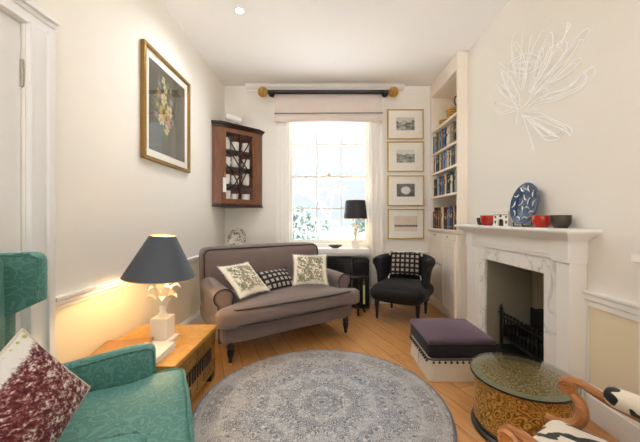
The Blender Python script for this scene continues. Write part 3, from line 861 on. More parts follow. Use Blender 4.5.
m = MB(); m.box(.05, .072, -.117, -.113, .15, .36); m.tube([(.06, -.114, .36), (.06, -.116, .43)], .002, 5)
m.build('tag', M['greentag'], t)['label'] = 'lime green ribbon tag hanging from the table edge'
# bowl on sill
t = tag(MB().lathe([(.03, 0), (.045, .006), (.085, .03), (.09, .04), (.084, .038), (.04, .014), (.001, .012)], n=28, cap=False, sy=.6).build('shallow_dish', M['brownglaze'], loc=(.13, 3.83, .732)), 'low dark oval dish lying on the window sill', 'dish')

# ------------------------------------------------------------------ lamps
def leaf_sculpture(m, base, hgt, rad, n, seed, lw=.03):
    rnd = random.Random(seed)
    m.lathe([(.022, 0), (.028, .01), (.016, .03), (.02, hgt*.45), (.012, hgt*.8)], base, 12)
    for k in range(n):
        a = 2*pi*k/n+rnd.uniform(-.3, .3); z0 = hgt*(.2+.5*(k % 3)/2); R = rad*rnd.uniform(.75, 1.05)
        pts = []
        for j in range(7):
            q = j/6; pts.append((base[0]+cos(a)*R*(q**.9), base[1]+sin(a)*R*(q**.9), base[2]+z0+hgt*.5*sin(q*2.1)-.02*q))
        wd = [lw*.25, lw*.7, lw, lw*.95, lw*.8, lw*.45, .004]
        tx = Vector((-sin(a), cos(a), 0)); rows = []
        for p, w in zip(pts, wd):
            p = Vector(p); rows.append([m.addv(p-tx*w*.6+Vector((0, 0, .006))), m.addv(p+Vector((0, 0, -.004))), m.addv(p+tx*w*.6+Vector((0, 0, .006))), m.addv(p+Vector((0, 0, .005)))])
        for x, y in zip(rows, rows[1:]):
            for j in range(4): m.face((x[j], x[(j+1) % 4], y[(j+1) % 4], y[j]))
def shade_parts(t, z0, z1, r0, r1, mat, tilt=0):
    T = Matrix.Translation((0, 0, z1)) @ Matrix.Rotation(tilt, 4, 'Y') @ Matrix.Translation((0, 0, -z1))
    m = MB(); m.m = T; m.lathe([(r0, z0), (r1, z1)], n=48, cap=False); m.build('lamp_shade', mat, t)
    m = MB(); m.m = T; m.lathe([(r0-.003, z0+.001), (r1-.003, z1-.001)], n=48, cap=False); m.build('shade_lining', M['shadelining'], t)
    for r, z in ((r0, z0), (r1, z1)):
        m = MB(); m.m = T; m.tube([(r*cos(q), r*sin(q), z) for q in [2*pi*j/48 for j in range(48)]], .0022, 5, closed=True)
        m.build('shade_rim', M['brass'], t)
LX, LY = -.985, 1.84; CH = .362
t = thing('table_lamp', 'large lamp with wide slate cone shade on the gold chest', 'lamp', (LX, LY, CH))
m = MB(); m.box(-.07, .07, -.07, .07, 0, .02); m.build('plinth', M['plaster'], t, bevel=.004)
m = MB(); m.box(-.05, .05, -.05, .05, .02, .148); m.build('block_base', M['plaster'], t, bevel=.004)
m = MB(); leaf_sculpture(m, (0, 0, .148), .21, .105, 11, 3, .055); m.build('leaf_stem', M['plaster'], t)
MB().tube([(0, 0, .31), (0, 0, .43)], .007, 8).build('lamp_rod', M['brass'], t)
m = MB()
for k in range(3):
    a = 2*pi*k/3; m.tube([(0, 0, .46), (.076*cos(a), .076*sin(a), .632)], .002, 5)
m.build('shade_carrier', M['brass'], t)
MB().sphere((0, 0, .455), .028, 14, 10, (1, 1, 1.25)).build('bulb', M['bulb'], t)
shade_parts(t, .388, .636, .200, .072, M['slate'], radians(4))
def point(name, loc, e, c, r=.03):
    d = bpy.data.lights.new(name, 'POINT'); d.energy = e; d.color = c; d.shadow_soft_size = r
    o = bpy.data.objects.new(name, d); COL.objects.link(o); o.location = loc; return o
WARM = (1.0, .72, .42)
point('lamp_light', (LX, LY, CH+.475), 15, WARM, .03)
SX, SY, SZ = .385, 3.83, .732
t = thing('table_lamp', 'small lamp with black drum shade on the window sill', 'lamp', (SX, SY, SZ))
m = MB(); m.box(-.045, .045, -.045, .045, 0, .10); m.build('block_base', M['plaster'], t, bevel=.004)
m = MB(); leaf_sculpture(m, (0, 0, .10), .17, .065, 9, 9, .035); m.build('leaf_stem', M['plaster'], t)
MB().tube([(0, 0, .2), (0, 0, .46)], .006, 8).build('lamp_rod', M['brass'], t)
m = MB()
for k in range(3):
    a = 2*pi*k/3; m.tube([(0, 0, .46), (.12*cos(a), .12*sin(a), .598)], .002, 5)
m.build('shade_carrier', M['brass'], t)
MB().sphere((0, 0, .48), .024, 14, 10, (1, 1, 1.25)).build('bulb', M['bulb'], t)
shade_parts(t, .372, .602, .148, .124, M['blackshade'])
point('sill_lamp_light', (SX, SY, SZ+.50), 3.2, WARM, .025)

# downlights in the ceiling; those after the first are added fill light
def downlight(x, y, label, e):
    t = thing('ceiling_downlight', label, 'ceiling light', (x, y, H), 0, 'recessed ceiling spotlights')
    MB().lathe([(.032, -.001), (.034, -.006), (.045, -.005), (.047, 0)], n=24, cap=False).build('trim_ring', M['white'], t)
    MB().lathe([(.03, -.002), (.03, -.001)], n=20).build('lens', M['spot_glow'], t)
    d = bpy.data.lights.new('downlight_lamp', 'SPOT'); d.energy = e; d.color = (.93, .965, 1); d.shadow_soft_size = .04; d.spot_size = radians(165); d.spot_blend = .9
    o = bpy.data.objects.new('downlight_lamp', d); COL.objects.link(o); o.location = (x, y, H-.02)
DL = [(-.71, 2.52, 'small recessed ceiling spotlight, the only one in view'), (0, 1.75, 'added unseen ceiling spotlight above the round rug'),
      (-.71, .6, 'added unseen ceiling spotlight over the green armchair'), (.75, .6, 'added unseen ceiling spotlight over the printed chair'),
      (-.5, -1.3, 'added unseen ceiling spotlight at the left of the rear room'), (.6, -1.3, 'added unseen ceiling spotlight at the right of the rear room')]
for k, (x, y, l) in enumerate(DL): downlight(x, y, l, 24 if y > 2 else 13 if y > 1 else 0.5 if y > 0 else 5)

# ------------------------------------------------------------------ fireplace
t = thing('fireplace_surround', 'white fireplace surround with veined marble slips and mantel shelf', 'fireplace', (XR, 2.315, 0))
def fx_(x): return x-XR
def fy_(y): return y-2.315
def FB(m, x0, x1, y0, y1, z0, z1): return m.box(fx_(x0), fx_(x1), fy_(y0), fy_(y1), z0, z1)
for y0, y1 in ((1.70, 1.80), (2.75, 2.93)):
    m = MB(); FB(m, 1.372, XR, y0, y1, 0, .85); FB(m, 1.362, XR, y0-.004, y1+.004, 0, .14)
    m.build('pilaster', M['white'], t, bevel=.003)
for y0, y1 in ((1.695, 1.83), (2.80, 2.935)):
    m = MB(); FB(m, 1.36, XR, y0, y1, .85, .985); m.build('corner_block', M['white'], t, bevel=.003)
m = MB(); FB(m, 1.385, XR, 1.83, 2.80, .86, .985)
for k in range(12): FB(m, 1.379+.003*k, 1.386+.003*k, 1.83, 2.80, .885+.007*k, .8905+.007*k)
m.build('frieze', M['white'], t, bevel=.002)
m = MB(); FB(m, 1.40, 1.413, 1.80, FY0, 0, FZ); FB(m, 1.413, XR, 1.80, FY0-.002, 0, FZ); m.build('marble_slip', M['marble'], t, smooth=0)
m = MB(); FB(m, 1.40, 1.413, FY1, 2.75, 0, FZ); FB(m, 1.413, XR, FY1+.002, 2.75, 0, FZ); m.build('marble_slip', M['marble'], t, smooth=0)
m = MB(); FB(m, 1.40, XR, 1.80, 2.75, FZ, .86); m.build('marble_header', M['marble'], t, smooth=0)
m = MB()
prof = [(XR, .975), (1.352, .975), (1.345, .985), (1.335, .995), (1.312, 1.012), (1.305, 1.02), (1.29, 1.022), (1.285, 1.034), (1.29, 1.045), (XR, 1.045)]
def shp(off): return [(fx_(x), z) for x, z in prof]
n = len(prof); 
def ring(y, sgn):
    return [m.addv((fx_(x), fy_(y+sgn*(1.36-min(x, 1.36))*1.1*(1 if x < XR else 0)), z)) for x, z in prof]
# ends follow the moulding profile (mitred return)
def ring2(y, sgn):
    out = []
    for k, (x, z) in enumerate(prof):
        ov = {0: 0, 9: .078}.get(k, max(0, 1.36-x)*1.08)
        out.append(m.addv((fx_(x), fy_(y+sgn*ov), z)))
    return out
a = ring2(1.692, -1); b_ = ring2(2.938, 1)
for k in range(n-1): m.face((a[k], a[k+1], b_[k+1], b_[k]))
m.face((a[n-1], a[0], b_[0], b_[n-1]))
# end returns to the wall
for R, y, sg in ((a, 1.692, -1), (b_, 2.938, 1)):
    w_ = [m.addv((0, fy_(y+sg*({0: 0, 9: .078}.get(k, max(0, 1.36-x)*1.08))), z)) for k, (x, z) in enumerate(prof)]
    for k in range(1, n-1): m.face((R[k], R[k+1], w_[k+1], w_[k]))
    m.face((R[0], R[1], w_[1], w_[0]))
m.build('mantel_shelf', M['white'], t, smooth=30)
# grate
t = thing('fire_grate', 'black cast iron fire basket standing in the fireplace opening', 'fire grate', (1.62, 2.30, .0125))
m = MB(); 
for y in (-.26, .26):
    m2 = MB(); m2.lathe([(.022, 0), (.022, .02), (.013, .03), (.013, .29), (.02, .295), (.02, .31), (.01, .318), (.017, .335), (.01, .352), (.003, .372)], (-.13, y, 0), 12); m2.build('post', M['iron'], t)
m.box(-.135, -.12, -.26, .26, .10, .115); m.box(-.135, -.12, -.26, .26, .26, .275); m.box(.1, .115, -.24, .24, .08, .35)
for k in range(11):
    y = -.22+.044*k; m.tube([(-.128, y, .10), (-.128, y, .28)], .007, 6); m.sphere((-.128, y, .298), .015, 8, 6); m.sphere((-.128, y, .19), .012, 8, 6)
m.box(-.13, .11, -.25, -.235, .09, .2); m.box(-.13, .11, .235, .25, .09, .2); m.box(-.12, .11, -.24, .24, .085, .1)
m.build('basket', M['iron'], t)
m = MB(); m.prism([(-.24, .08), (.24, .08), (.24, .30)] + [(.24*cos(q), .30+.08*sin(q)) for q in [pi*k/10 for k in range(1, 10)]] + [(-.24, .30)], .11, .13, 'x'); m.build('fire_back', M['iron'], t)
for x, y in ((-.13, -.26), (-.13, .26)):
    pass
for y in (-.2, .2): MB().box(.09, .12, y-.015, y+.015, 0, .09).build('foot', M['iron'], t)

# mantel ornaments
MZ = 1.045
def bowl(name, label, y, r, h, mat, x=1.395, cat_='bowl'):
    o = MB().lathe([(r*.62, 0), (r*.66, .006), (r*.92, h*.35), (r, h*.75), (r, h), (r-.005, h), (r*.86, h*.4), (r*.5, .012), (.001, .012)], n=30, cap=False).build(name, mat, loc=(x, y, MZ))
    return tag(o, label, cat_)
bowl('small_cup', 'small dark brown cup half hidden at the far end of the mantel', 2.75, .035, .066, M['brownglaze'], 1.415, 'cup')
bowl('glazed_bowl', 'red glazed bowl at the far end of the mantel beside the model arch', 2.60, .058, .086, M['redglaze'])
bowl('glazed_bowl', 'red glazed bowl on the mantel, near side of the blue plate', 1.955, .056, .078, M['redglaze'], 1.40)
o = bowl('ribbed_bowl', 'dark brown ribbed bowl nearest the right end of the mantel', 1.80, .054, .078, M['brownglaze'], 1.40)
t = thing('model_arch', 'little cream and black model gateway on the mantel', 'ornament', (1.40, 2.395, MZ), radians(-62))
m = MB(); m.prism([(-.058, 0), (-.022, 0), (-.022, .035)] + [(.022*cos(q), .035+.022*sin(q)) for q in [pi-pi*k/8 for k in range(1, 8)]] + [(.022, .035), (.022, 0), (.058, 0), (.058, .095), (-.058, .095)], -.02, .02, 'y')
m.box(-.064, .064, -.026, .026, .095, .102)
for k in range(6): x = -.058+.0214*k; m.box(x, x+.011, -.024, .024, .102, .113)
m.build('gateway', M['mount'], t)
m = MB(); m.box(-.02, .02, -.004, .004, 0, .055)
for x in (-.043, .043):
    m.box(x-.006, x+.006, -.0215, -.019, .02, .042); m.box(x-.006, x+.006, -.0215, -.019, .062, .08)
m.box(-.008, .008, -.0215, -.019, .07, .085); m.box(-.058, .058, -.0212, -.019, .086, .09)
m.build('openings', M['black'], t)
t, dish, T = standing_plate('display_plate', 'round dark blue plate with white fish marks on the mantel', (1.405, 2.16, MZ), radians(-90), .152, M['blueglaze'], None, 9)
rnd = random.Random(4)
for k in range(15):
    m = MB(); m.m = T
    a, r = (2*pi*k/5+.4, .045) if k < 5 else (2*pi*k/10, .112)
    q0 = a+rnd.uniform(.6, 1.6); c = (r*cos(a), r*sin(a))
    zz = .003 if r < .09 else .009+.3*(r-.1)
    m.tube([(c[0]+.036*(s-.5)*cos(q0)*1.4-.010*sin(pi*s)*sin(q0), c[1]+.036*(s-.5)*sin(q0)*1.4+.010*sin(pi*s)*cos(q0), zz+.002) for s in [j/6 for j in range(7)]], [.0015, .0035, .005, .005, .004, .0025, .0035], 6)
    m.build('fish_mark', M['china'], t)

# ------------------------------------------------------------------ built-in bookcase
t = thing('built_in_bookcase', 'cream white built-in bookcase with cupboard below, right of the window', 'bookcase', (1.37, 3.54, 0))
bx = lambda x: x-1.37
by = lambda y: y-3.54
Y0, Y1, XB = 3.13, 3.945, 1.72
def BB(m, x0, x1, y0, y1, z0, z1): return m.box(bx(x0), bx(x1), by(y0), by(y1), z0, z1)
m = MB(); BB(m, 1.37, XB, Y0, Y0+.03, .98, H-.003); BB(m, 1.37, XB, Y1-.035, Y1, .98, H-.003)
m.build('side_panel', M['shelfwhite'], t, bevel=.002)
m = MB(); BB(m, XB-.015, XB, Y0, Y1, .98, H-.003); m.build('back_panel', M['shelfwhite'], t)
m = MB(); BB(m, 1.37, XB, Y0, Y1, 2.66, H-.003); m.build('header', M['shelfwhite'], t, bevel=.002)
SH = [2.22, 1.925, 1.68, 1.385]
for z in SH:
    m = MB(); BB(m, 1.372, XB-.015, Y0+.03, Y1-.035, z-.026, z); m.build('shelf', M['shelfwhite'], t, bevel=.002)
m = MB(); BB(m, 1.375, XB, Y0+.0, Y1, 0, .965); BB(m, 1.368, 1.375, Y0, Y0+.06, 0, .965)
m.build('cupboard', M['shelfwhite'], t, bevel=.002)
m = MB(); BB(m, 1.335, XB, Y0-.012, Y1, .955, .982); BB(m, 1.348, XB, Y0-.006, Y1, .94, .955); m.build('ledge', M['shelfwhite'], t, bevel=.005)
m = MB()      # panel mouldings on the end that faces the room
for a0, a1, z0, z1 in ((1.39, 1.46, .16, .66), (1.39, 1.46, .72, .9)):
    BB(m, a0, a0+.012, Y0-.006, Y0, z0, z1); BB(m, a1-.012, a1, Y0-.006, Y0, z0, z1); BB(m, a0, a1, Y0-.006, Y0, z0, z0+.012); BB(m, a0, a1, Y0-.006, Y0, z1-.012, z1)
m.build('end_panel_moulding', M['white'], t)
for y0, y1, hy in ((Y0+.03, Y0+.40, Y0+.36), (Y0+.405, Y1-.02, Y0+.445)):
    m = MB(); BB(m, 1.355, 1.375, y0, y1, .06, .86)
    BB(m, 1.347, 1.356, y0, y0+.055, .06, .86); BB(m, 1.347, 1.356, y1-.055, y1, .06, .86); BB(m, 1.347, 1.356, y0, y1, .06, .13); BB(m, 1.347, 1.356, y0, y1, .79, .86)
    d = m.build('door', M['shelfwhite'], t, bevel=.003)
    m = MB(); m.tube([(bx(1.347), by(hy), .58), (bx(1.33), by(hy), .58)], .005, 8); m.sphere((bx(1.325), by(hy), .58), .014, 12, 8); m.build('knob', M['steel'], d)
for y0, y1 in ((Y0+.03, Y0+.40), (Y0+.405, Y1-.02)):
    m = MB(); BB(m, 1.357, 1.375, y0, y1, .872, .935); d = m.build('drawer', M['shelfwhite'], t, bevel=.003)
    m = MB(); m.sphere((bx(1.35), by((y0+y1)/2), .903), .01, 10, 8); m.build('knob', M['steel'], d)
# books
PAL = [('dark green', '#1f3a2c'), ('black', '#17171a'), ('cream', '#d8ccb0'), ('brown', '#5a3a24'), ('navy blue', '#1c2c4c'), ('grey', '#6d6f70'),
       ('white', '#dedad0'), ('dark red', '#6b1f1c'), ('pale blue', '#8aa3b5'), ('tan', '#a88358'), ('bright blue', '#1c62b0'), ('teal', '#2c5c60')]
bookm = {n: plain('book_cover_'+n.replace(' ', '_'), c, .5, var=.08, vs=40) for n, c in PAL}
M['paper'] = plain('page_edges', '#e2d7bf', .8, var=.05, vs=80)
bm_cache = {}
def book(label, x, y, z, w, h, d, cname, grp, tilt=0):
    key = cname
    if key not in bm_cache:
        m = MB()                                  # unit book: spine faces -x
        m.cur = 0
        m.prism([(0, -.5), (-.0, -.5)] and [(.0, -.46), (-.03, -.25), (-.04, 0), (-.03, .25), (.0, .46), (.0, .5), (1, .5), (1, .42), (.06, .42), (.06, -.42), (1, -.42), (1, -.5), (0, -.5)], 0, 1)
        m.cur = 1; m.box(.06, .97, -.42, .42, .02, .98)
        m.cur = 2
        for zz in (.12, .84): m.box(-.0405, -.02, -.28, .28, zz, zz+.02)
        m.box(-.0408, -.02, -.2, .2, .55, .72)
        o = m.build('book', [bookm[cname], M['paper'], M['palegilt' if cname not in ('white', 'cream', 'tan') else 'brownglaze']], smooth=0)
        bm_cache[key] = o.data
    else:
        o = bpy.data.objects.new('book', bm_cache[key]); COL.objects.link(o)
    o.location = (x, y, z+.0008); o.scale = (d, w, h); o.rotation_euler = (tilt, 0, 0)
    return tag(o, label, 'book', grp)
ORD = ['first', 'second', 'third', 'fourth', 'fifth', 'sixth', 'seventh', 'eighth', 'ninth', 'tenth', 'eleventh', 'twelfth', 'thirteenth', 'fourteenth', 'fifteenth', 'sixteenth', 'seventeenth', 'eighteenth', 'nineteenth', 'twentieth', 'twenty-first', 'twenty-second', 'twenty-third', 'twenty-fourth', 'twenty-fifth', 'twenty-sixth', 'twenty-seventh', 'twenty-eighth']
rnd = random.Random(21)
for row, (z, top, nm) in enumerate(((1.925, 2.194, 'top'), (1.68, 1.899, 'second'), (1.385, 1.654, 'third'), (.982, 1.359, 'bottom'))):
    y = Y1-.04; k = 0; prev = None
    while True:
        w = rnd.uniform(.024, .05); 
        if y-w < Y0+.035: break
        h = min(top-z-.012, rnd.uniform(.185, .245) if row < 3 else rnd.uniform(.20, .29))
        c = rnd.choice([p[0] for p in PAL])
        while c == prev: c = rnd.choice([p[0] for p in PAL])
        if row == 1 and k in (10, 11): c = 'bright blue' if k == 10 else 'white'
        prev = c
        book('%s book, %s from the window end on the %s book shelf' % (c, ORD[k], nm), 1.392+rnd.uniform(0, .012), y-w/2, z, w-.002, h, rnd.uniform(.14, .17), c, 'books on the %s book shelf' % nm)
        y -= w; k += 1
def basket(label, y, r, h, x=1.47):
    t = thing('wicker_basket', label, 'basket', (x, y, 2.2212))
    MB().lathe([(r*.8, 0), (r*.95, h*.4), (r, h), (r-.008, h), (r*.88, h*.4), (r*.7, .01), (.001, .01)], n=28, cap=False).build('body', M['wicker'], t)
    MB().tube([(r*cos(q), r*sin(q), h) for q in [2*pi*j/28 for j in range(28)]], .006, 6, closed=True).build('rim', M['wicker'], t)
basket('smaller wicker basket at the window end of the bookcase top shelf', 3.70, .07, .075)
basket('larger wicker basket in the middle of the bookcase top shelf', 3.43, .09, .11)
o = thing('pottery_jug', 'dark rounded jug at the near end of the bookcase top shelf', 'jug', (1.47, 3.245, 2.2212))
MB().lathe([(.04, 0), (.062, .05), (.066, .1), (.045, .16), (.03, .19), (.036, .215), (.03, .213), (.02, .19), (.001, .18)], n=24, cap=False).build('body', M['brownglaze'], o)
MB().tube(cat([(-.03, 0, .20), (-.07, 0, .19), (-.085, 0, .14), (-.062, 0, .09)], 5), .007, 8).build('handle', M['brownglaze'], o)

# radiator cover on the right wall near the camera
t = thing('radiator_cover', 'white boxed cover at the right edge beyond the printed chair', 'radiator cover', (XR, .95, 0))
m = MB(); m.box(-.085, -.003, -.40, .395, 0, .905)
for k in range(9): m.box(-.09, -.085, -.33+.075*k, -.33+.075*k+.05, .12, .8)
m.build('cabinet', M['white'], t, bevel=.003)
m = MB(); m.box(-.105, -.003, -.42, .41, .905, .95); m.build('top', M['white'], t, bevel=.006)

# ------------------------------------------------------------------ wire flower on the chimney breast
t = thing('wire_wall_art', 'white wire drawing of a spiky flower on the chimney breast', 'wall art', (XR-.012, 2.0, 1.9))
def wp(zx, zy):      # zoomed photo coordinates -> wall plane
    px = 420+zx/2.909; py = zy/2.909
    Y = XR*F/(px-325); return (0, Y-2.0, CAMZ+(219-py)*Y/F-1.9)
def stroke(name, pts, closed=False, r=.0027):
    P = [wp(*p) for p in pts]
    MB().tube(cat(P, 6, closed), r, 5, closed=closed).build(name, M['wirewhite'], t)
ST = [('petal', [(320, 310), (345, 288), (375, 274), (430, 258), (475, 220), (505, 195), (518, 203), (505, 232), (465, 262), (400, 291), (350, 302)], True),
      ('petal', [(330, 275), (380, 212), (430, 150), (480, 92), (498, 85), (492, 103), (458, 148), (405, 212)], True),
      ('petal', [(345, 270), (400, 225), (450, 180), (474, 168), (466, 190), (420, 225)], True),
      ('petal', [(322, 270), (338, 200), (358, 140), (384, 95), (392, 112), (385, 160), (355, 225)], True),
      ('petal', [(325, 268), (365, 205), (400, 140), (432, 120), (425, 160), (385, 210)], True),
      ('petal', [(300, 262), (278, 210), (270, 150), (284, 120), (305, 160), (315, 215)], True),
      ('petal', [(285, 305), (258, 262), (235, 190), (250, 196), (282, 250), (296, 290)], True),
      ('petal', [(288, 318), (240, 332), (218, 312), (222, 290), (255, 305)], True),
      ('petal', [(285, 300), (240, 270), (232, 240), (262, 262)], True),
      ('petal', [(300, 332), (350, 328), (402, 352), (445, 373), (444, 395), (428, 382), (402, 398), (365, 378)], True),
      ('petal', [(300, 332), (322, 352), (350, 385), (375, 408), (410, 402), (385, 386), (352, 362)], True),
      ('petal', [(262, 205), (268, 180), (290, 165), (322, 155), (352, 168), (356, 190), (335, 205), (315, 215), (290, 212)], True),
      ('petal', [(275, 190), (300, 180), (330, 178), (342, 190), (320, 200), (295, 200)], True),
      ('stamen', [(322, 290), (355, 200), (385, 140), (412, 128), (428, 100), (436, 66), (441, 75), (432, 95)], False),
      ('stamen', [(300, 250), (330, 150), (358, 95), (380, 62), (388, 48), (380, 68)], False),
      ('stamen', [(285, 230), (272, 140), (276, 105), (284, 95)], False),
      ('stamen', [(292, 240), (300, 140), (306, 85), (302, 92)], False),
      ('stamen', [(310, 240), (325, 120), (332, 102)], False),
      ('stamen', [(295, 318), (330, 285), (378, 230), (440, 150), (462, 120)], False),
      ('stamen', [(330, 300), (372, 288), (420, 270), (450, 240), (490, 215)], False),
      ('stamen', [(305, 335), (345, 345), (385, 362), (425, 378)], False),
      ('stamen', [(370, 258), (380, 264), (372, 280), (364, 268), (374, 262)], False),
      ('stamen', [(405, 128), (415, 118), (418, 132), (406, 138), (408, 124)], False),
      ('stamen', [(352, 150), (362, 140), (364, 162), (352, 166), (352, 148)], False),
      ('stamen', [(292, 320), (272, 290), (262, 250), (258, 215)], False),
      ('stamen', [(290, 322), (286, 345), (284, 362)], False),
      ('stamen', [(302, 330), (300, 350), (298, 368)], False),
      ('stem', [(298, 325), (312, 360), (325, 400), (336, 436), (328, 430)], False)]
for nm, p, c in ST:
    stroke(nm, p, c)
    if nm == 'petal':
        bx0 = (296, 315); f_ = .72
        qx = sum(a for a, b in p)/len(p); qy = sum(b for a, b in p)/len(p)
        stroke('petal_vein', [(qx+(a-qx)*f_*(.9+.2*((k*7) % 5)/5), qy+(b-qy)*f_*(.8+.3*((k*3) % 4)/4)) for k, (a, b) in enumerate(p)], c, .0022)

# ------------------------------------------------------------------ sofa
SA = radians(33.7)
t = thing('sofa', 'taupe grey two-seater sofa with rolled arms beneath the window', 'sofa', (-.2325, 2.542, 0), SA)
fab = M['greytaupe']
MB().soft((0, .42, .235), (1.22, .82, .14), .035, (0, .0, 0)).build('seat_base', fab, t)
def tshape(x, y, z):       # T-cushion: pinch the rear between the arms
    k = min(1, max(0, (y-.02)/.10)); k = k*k*(3-2*k)
    return (x*(1-k*(1-.52/.66)), y, z)
MB().soft((0, .28, .368), (1.32, .68, .145), .05, (0, .012, .03), n=22, fn=tshape).build('seat_cushion', fab, t)
sc_ = t.children[-1]
m = MB()
for z in (.425, .312):
    pts = []
    for k in range(60):
        a = 2*pi*k/60; e = 6
        x = .65*abs(cos(a))**(2/e)*(1 if cos(a) > 0 else -1); y = .28+.333*abs(sin(a))**(2/e)*(1 if sin(a) > 0 else -1)
        if y < .28: y -= .010*(1-(x/.66)**2)
        p = tshape(x, y, z+(.003 if z > .4 else 0)); pts.append(p)
    m.tube(pts, .0075, 6, closed=True)
m.build('piping', M['piping'], sc_)
for s_ in (-1, 1):
    m = MB(); prof = [(.50, .16), (.615, .16), (.62, .45)] + [(.578+.075*cos(radians(q)), .515+.07*sin(radians(q))) for q in range(-30, 200, 15)] + [(.515, .44)]
    prof = [(s_*a, b) for a, b in prof]
    N = 14
    def arm_pt(u, v):
        k = int(round(v*len(prof))) % len(prof); x, z = prof[k]; y = .10+.50*u
        f = 1-.10*(1-u)*max(0, (z-.4)/.2)
        return (x, y - .0, .16+(z-.16)*(.95+.05*u))
    rows = m.grid(arm_pt, 8, len(prof), cv=True)
    m.face([r for r in rows[0]][::-1]); m.face(rows[-1])
    a_ = m.build('arm', fab, t, smooth=40, bevel=.02, seg=3)
    m = MB(); m.tube([(x*1.0, .098, .16+(z-.16)*.95) for x, z in prof], .006, 6, closed=True); m.build('piping', M['piping'], a_)
def rake(x, y, z): return (x, y+.16*(z-.35), z)
MB().soft((0, .675, .545), (1.24, .22, .57), .06, (.0, .03, .015), n=18, fn=rake).build('backrest', fab, t)
bk = t.children[-1]
def rrect(w, h, r, n=6):
    o = []
    for cx, cy, a0 in ((w-r, h-r, 0), (-w+r, h-r, 90), (-w+r, -h+r, 180), (w-r, -h+r, 270)): o += arc(cx, cy, r, a0, a0+90, n)
    return o
m = MB(); m.tube([rake(x, .578, .545+z) for x, z in rrect(.606, .272, .06)], .0065, 6, closed=True); m.tube([rake(x, .772, .545+z) for x, z in rrect(.606, .272, .06)], .0065, 6, closed=True)
m.build('piping', M['piping'], bk)
for x in (-.545, .545):
    for y, hh in ((.045, 1), (.76, 1)):
        MB().lathe([(.012, .02), (.017, .03), (.014, .05), (.024, .075), (.027, .11), (.021, .125), (.029, .135), (.029, .148), (.024, .155), (.03, .18)], (x, y, 0), 14).build('leg', M['blackwood'], t)
        l = t.children[-1]; MB().sphere((x, y, .014), .014, 10, 6).build('castor', M['brass'], l)

def cushion(name, label, parent_loc, size, thick, mat, rot, fringe=None, tassels=False, group=None, pinch=.08, edge=None):
    t = thing(name, label, 'cushion', parent_loc, 0, group, rot)
    w, h = size
    MB().pillow(w, h, thick, pinch).build('cover', mat, t, smooth=80)
    if fringe:
        m = MB(); rnd = random.Random(len(label)); E = []
        for k in range(26):
            u = -1+2*k/25
            E += [((u*w/2*(1), h/2*(1-pinch*(1-u*u)), 0), (rnd.gauss(0, .2), 1)), ((u*w/2, -h/2*(1-pinch*(1-u*u)), 0), (rnd.gauss(0, .2), -1)),
                  ((w/2*(1-pinch*(1-u*u)), u*h/2, 0), (1, rnd.gauss(0, .2))), ((-w/2*(1-pinch*(1-u*u)), u*h/2, 0), (-1, rnd.gauss(0, .2)))]
        for p, d in E:
            L = rnd.uniform(.008, .014); m.tube([p, (p[0]+d[0]*L, p[1]+d[1]*L, rnd.gauss(0, .004))], .0022, 4)
        m.build('fringe', fringe, t)
    if edge:
        pts = []
        for k in range(40):
            q = k/40*4; s = int(q); u = -1+2*(q-s)
            bb = 1-pinch*(1-u*u)
            pts.append([(u*w/2, -h/2*bb, 0), (w/2*bb, u*h/2, 0), (-u*w/2, h/2*bb, 0), (-w/2*bb, -u*h/2, 0)][s])
        MB().tube(pts, .004, 6, closed=True).build('piping', edge, t)
    if tassels:
        for sx in (-1, 1):
            for sy in (-1, 1):
                m = MB(); c = Vector((sx*w/2, sy*h/2, 0)); m.sphere(c, .008, 8, 6); m.tube([c, c+Vector((sx*.008, sy*.012-.01, .004)), c+Vector((sx*.012, -.045, .004))], [.004, .008, .011], 6)
                m.build('tassel', tassels, t)
    return t
def axes(rt, up):
    rt = Vector(rt).normalized(); up = Vector(up); up = (up-rt*up.dot(rt)).normalized(); n = rt.cross(up)
    return Matrix((rt, up, n)).transposed().to_euler(), n
def sofa_rot(pitch, roll, yaw=0):
    Mx = Matrix.Rotation(SA+yaw, 4, 'Z') @ Matrix.Rotation(radians(90-pitch), 4, 'X') @ Matrix.Rotation(roll, 4, 'Z')
    return Mx.to_euler()
def sofa_at(x, y, z):
    v = Matrix.Rotation(SA, 4, 'Z') @ Vector((x, y, z)); return (v.x-.2325, v.y+2.542, z)
for off, lab, c, rt, up, size, th, mat, fr, tas, ed in (
        (.055, 'cream fringed cushion with grey green sprigs leaning on the sofa left arm', (-.7075, 2.5625, .5565), (.53, .85, 0), (-.57, .52, .64), (.33, .34), .09, 'floral', 'cover_white', None, None),
        (.035, 'dark checked oblong cushion in the middle of the sofa', (-.465, 2.81, .5215), (.66, .75, 0), (-.43, .6, .66), (.37, .22), .08, 'grid', None, None, 'piping'),
        (.055, 'cream fringed cushion with leafy print at the sofa right arm', (-.1475, 2.965, .5875), (1, .1, 0), (-.02, .14, .25), (.33, .31), .09, 'floral', 'cover_white', None, None)):
    e, n = axes(rt, up); c = Vector(c)+n*off
    cushion('scatter_cushion', lab, c, size, th, M[mat], e, M[fr] if fr else None, M[tas] if tas else None, edge=M[ed] if ed else None)

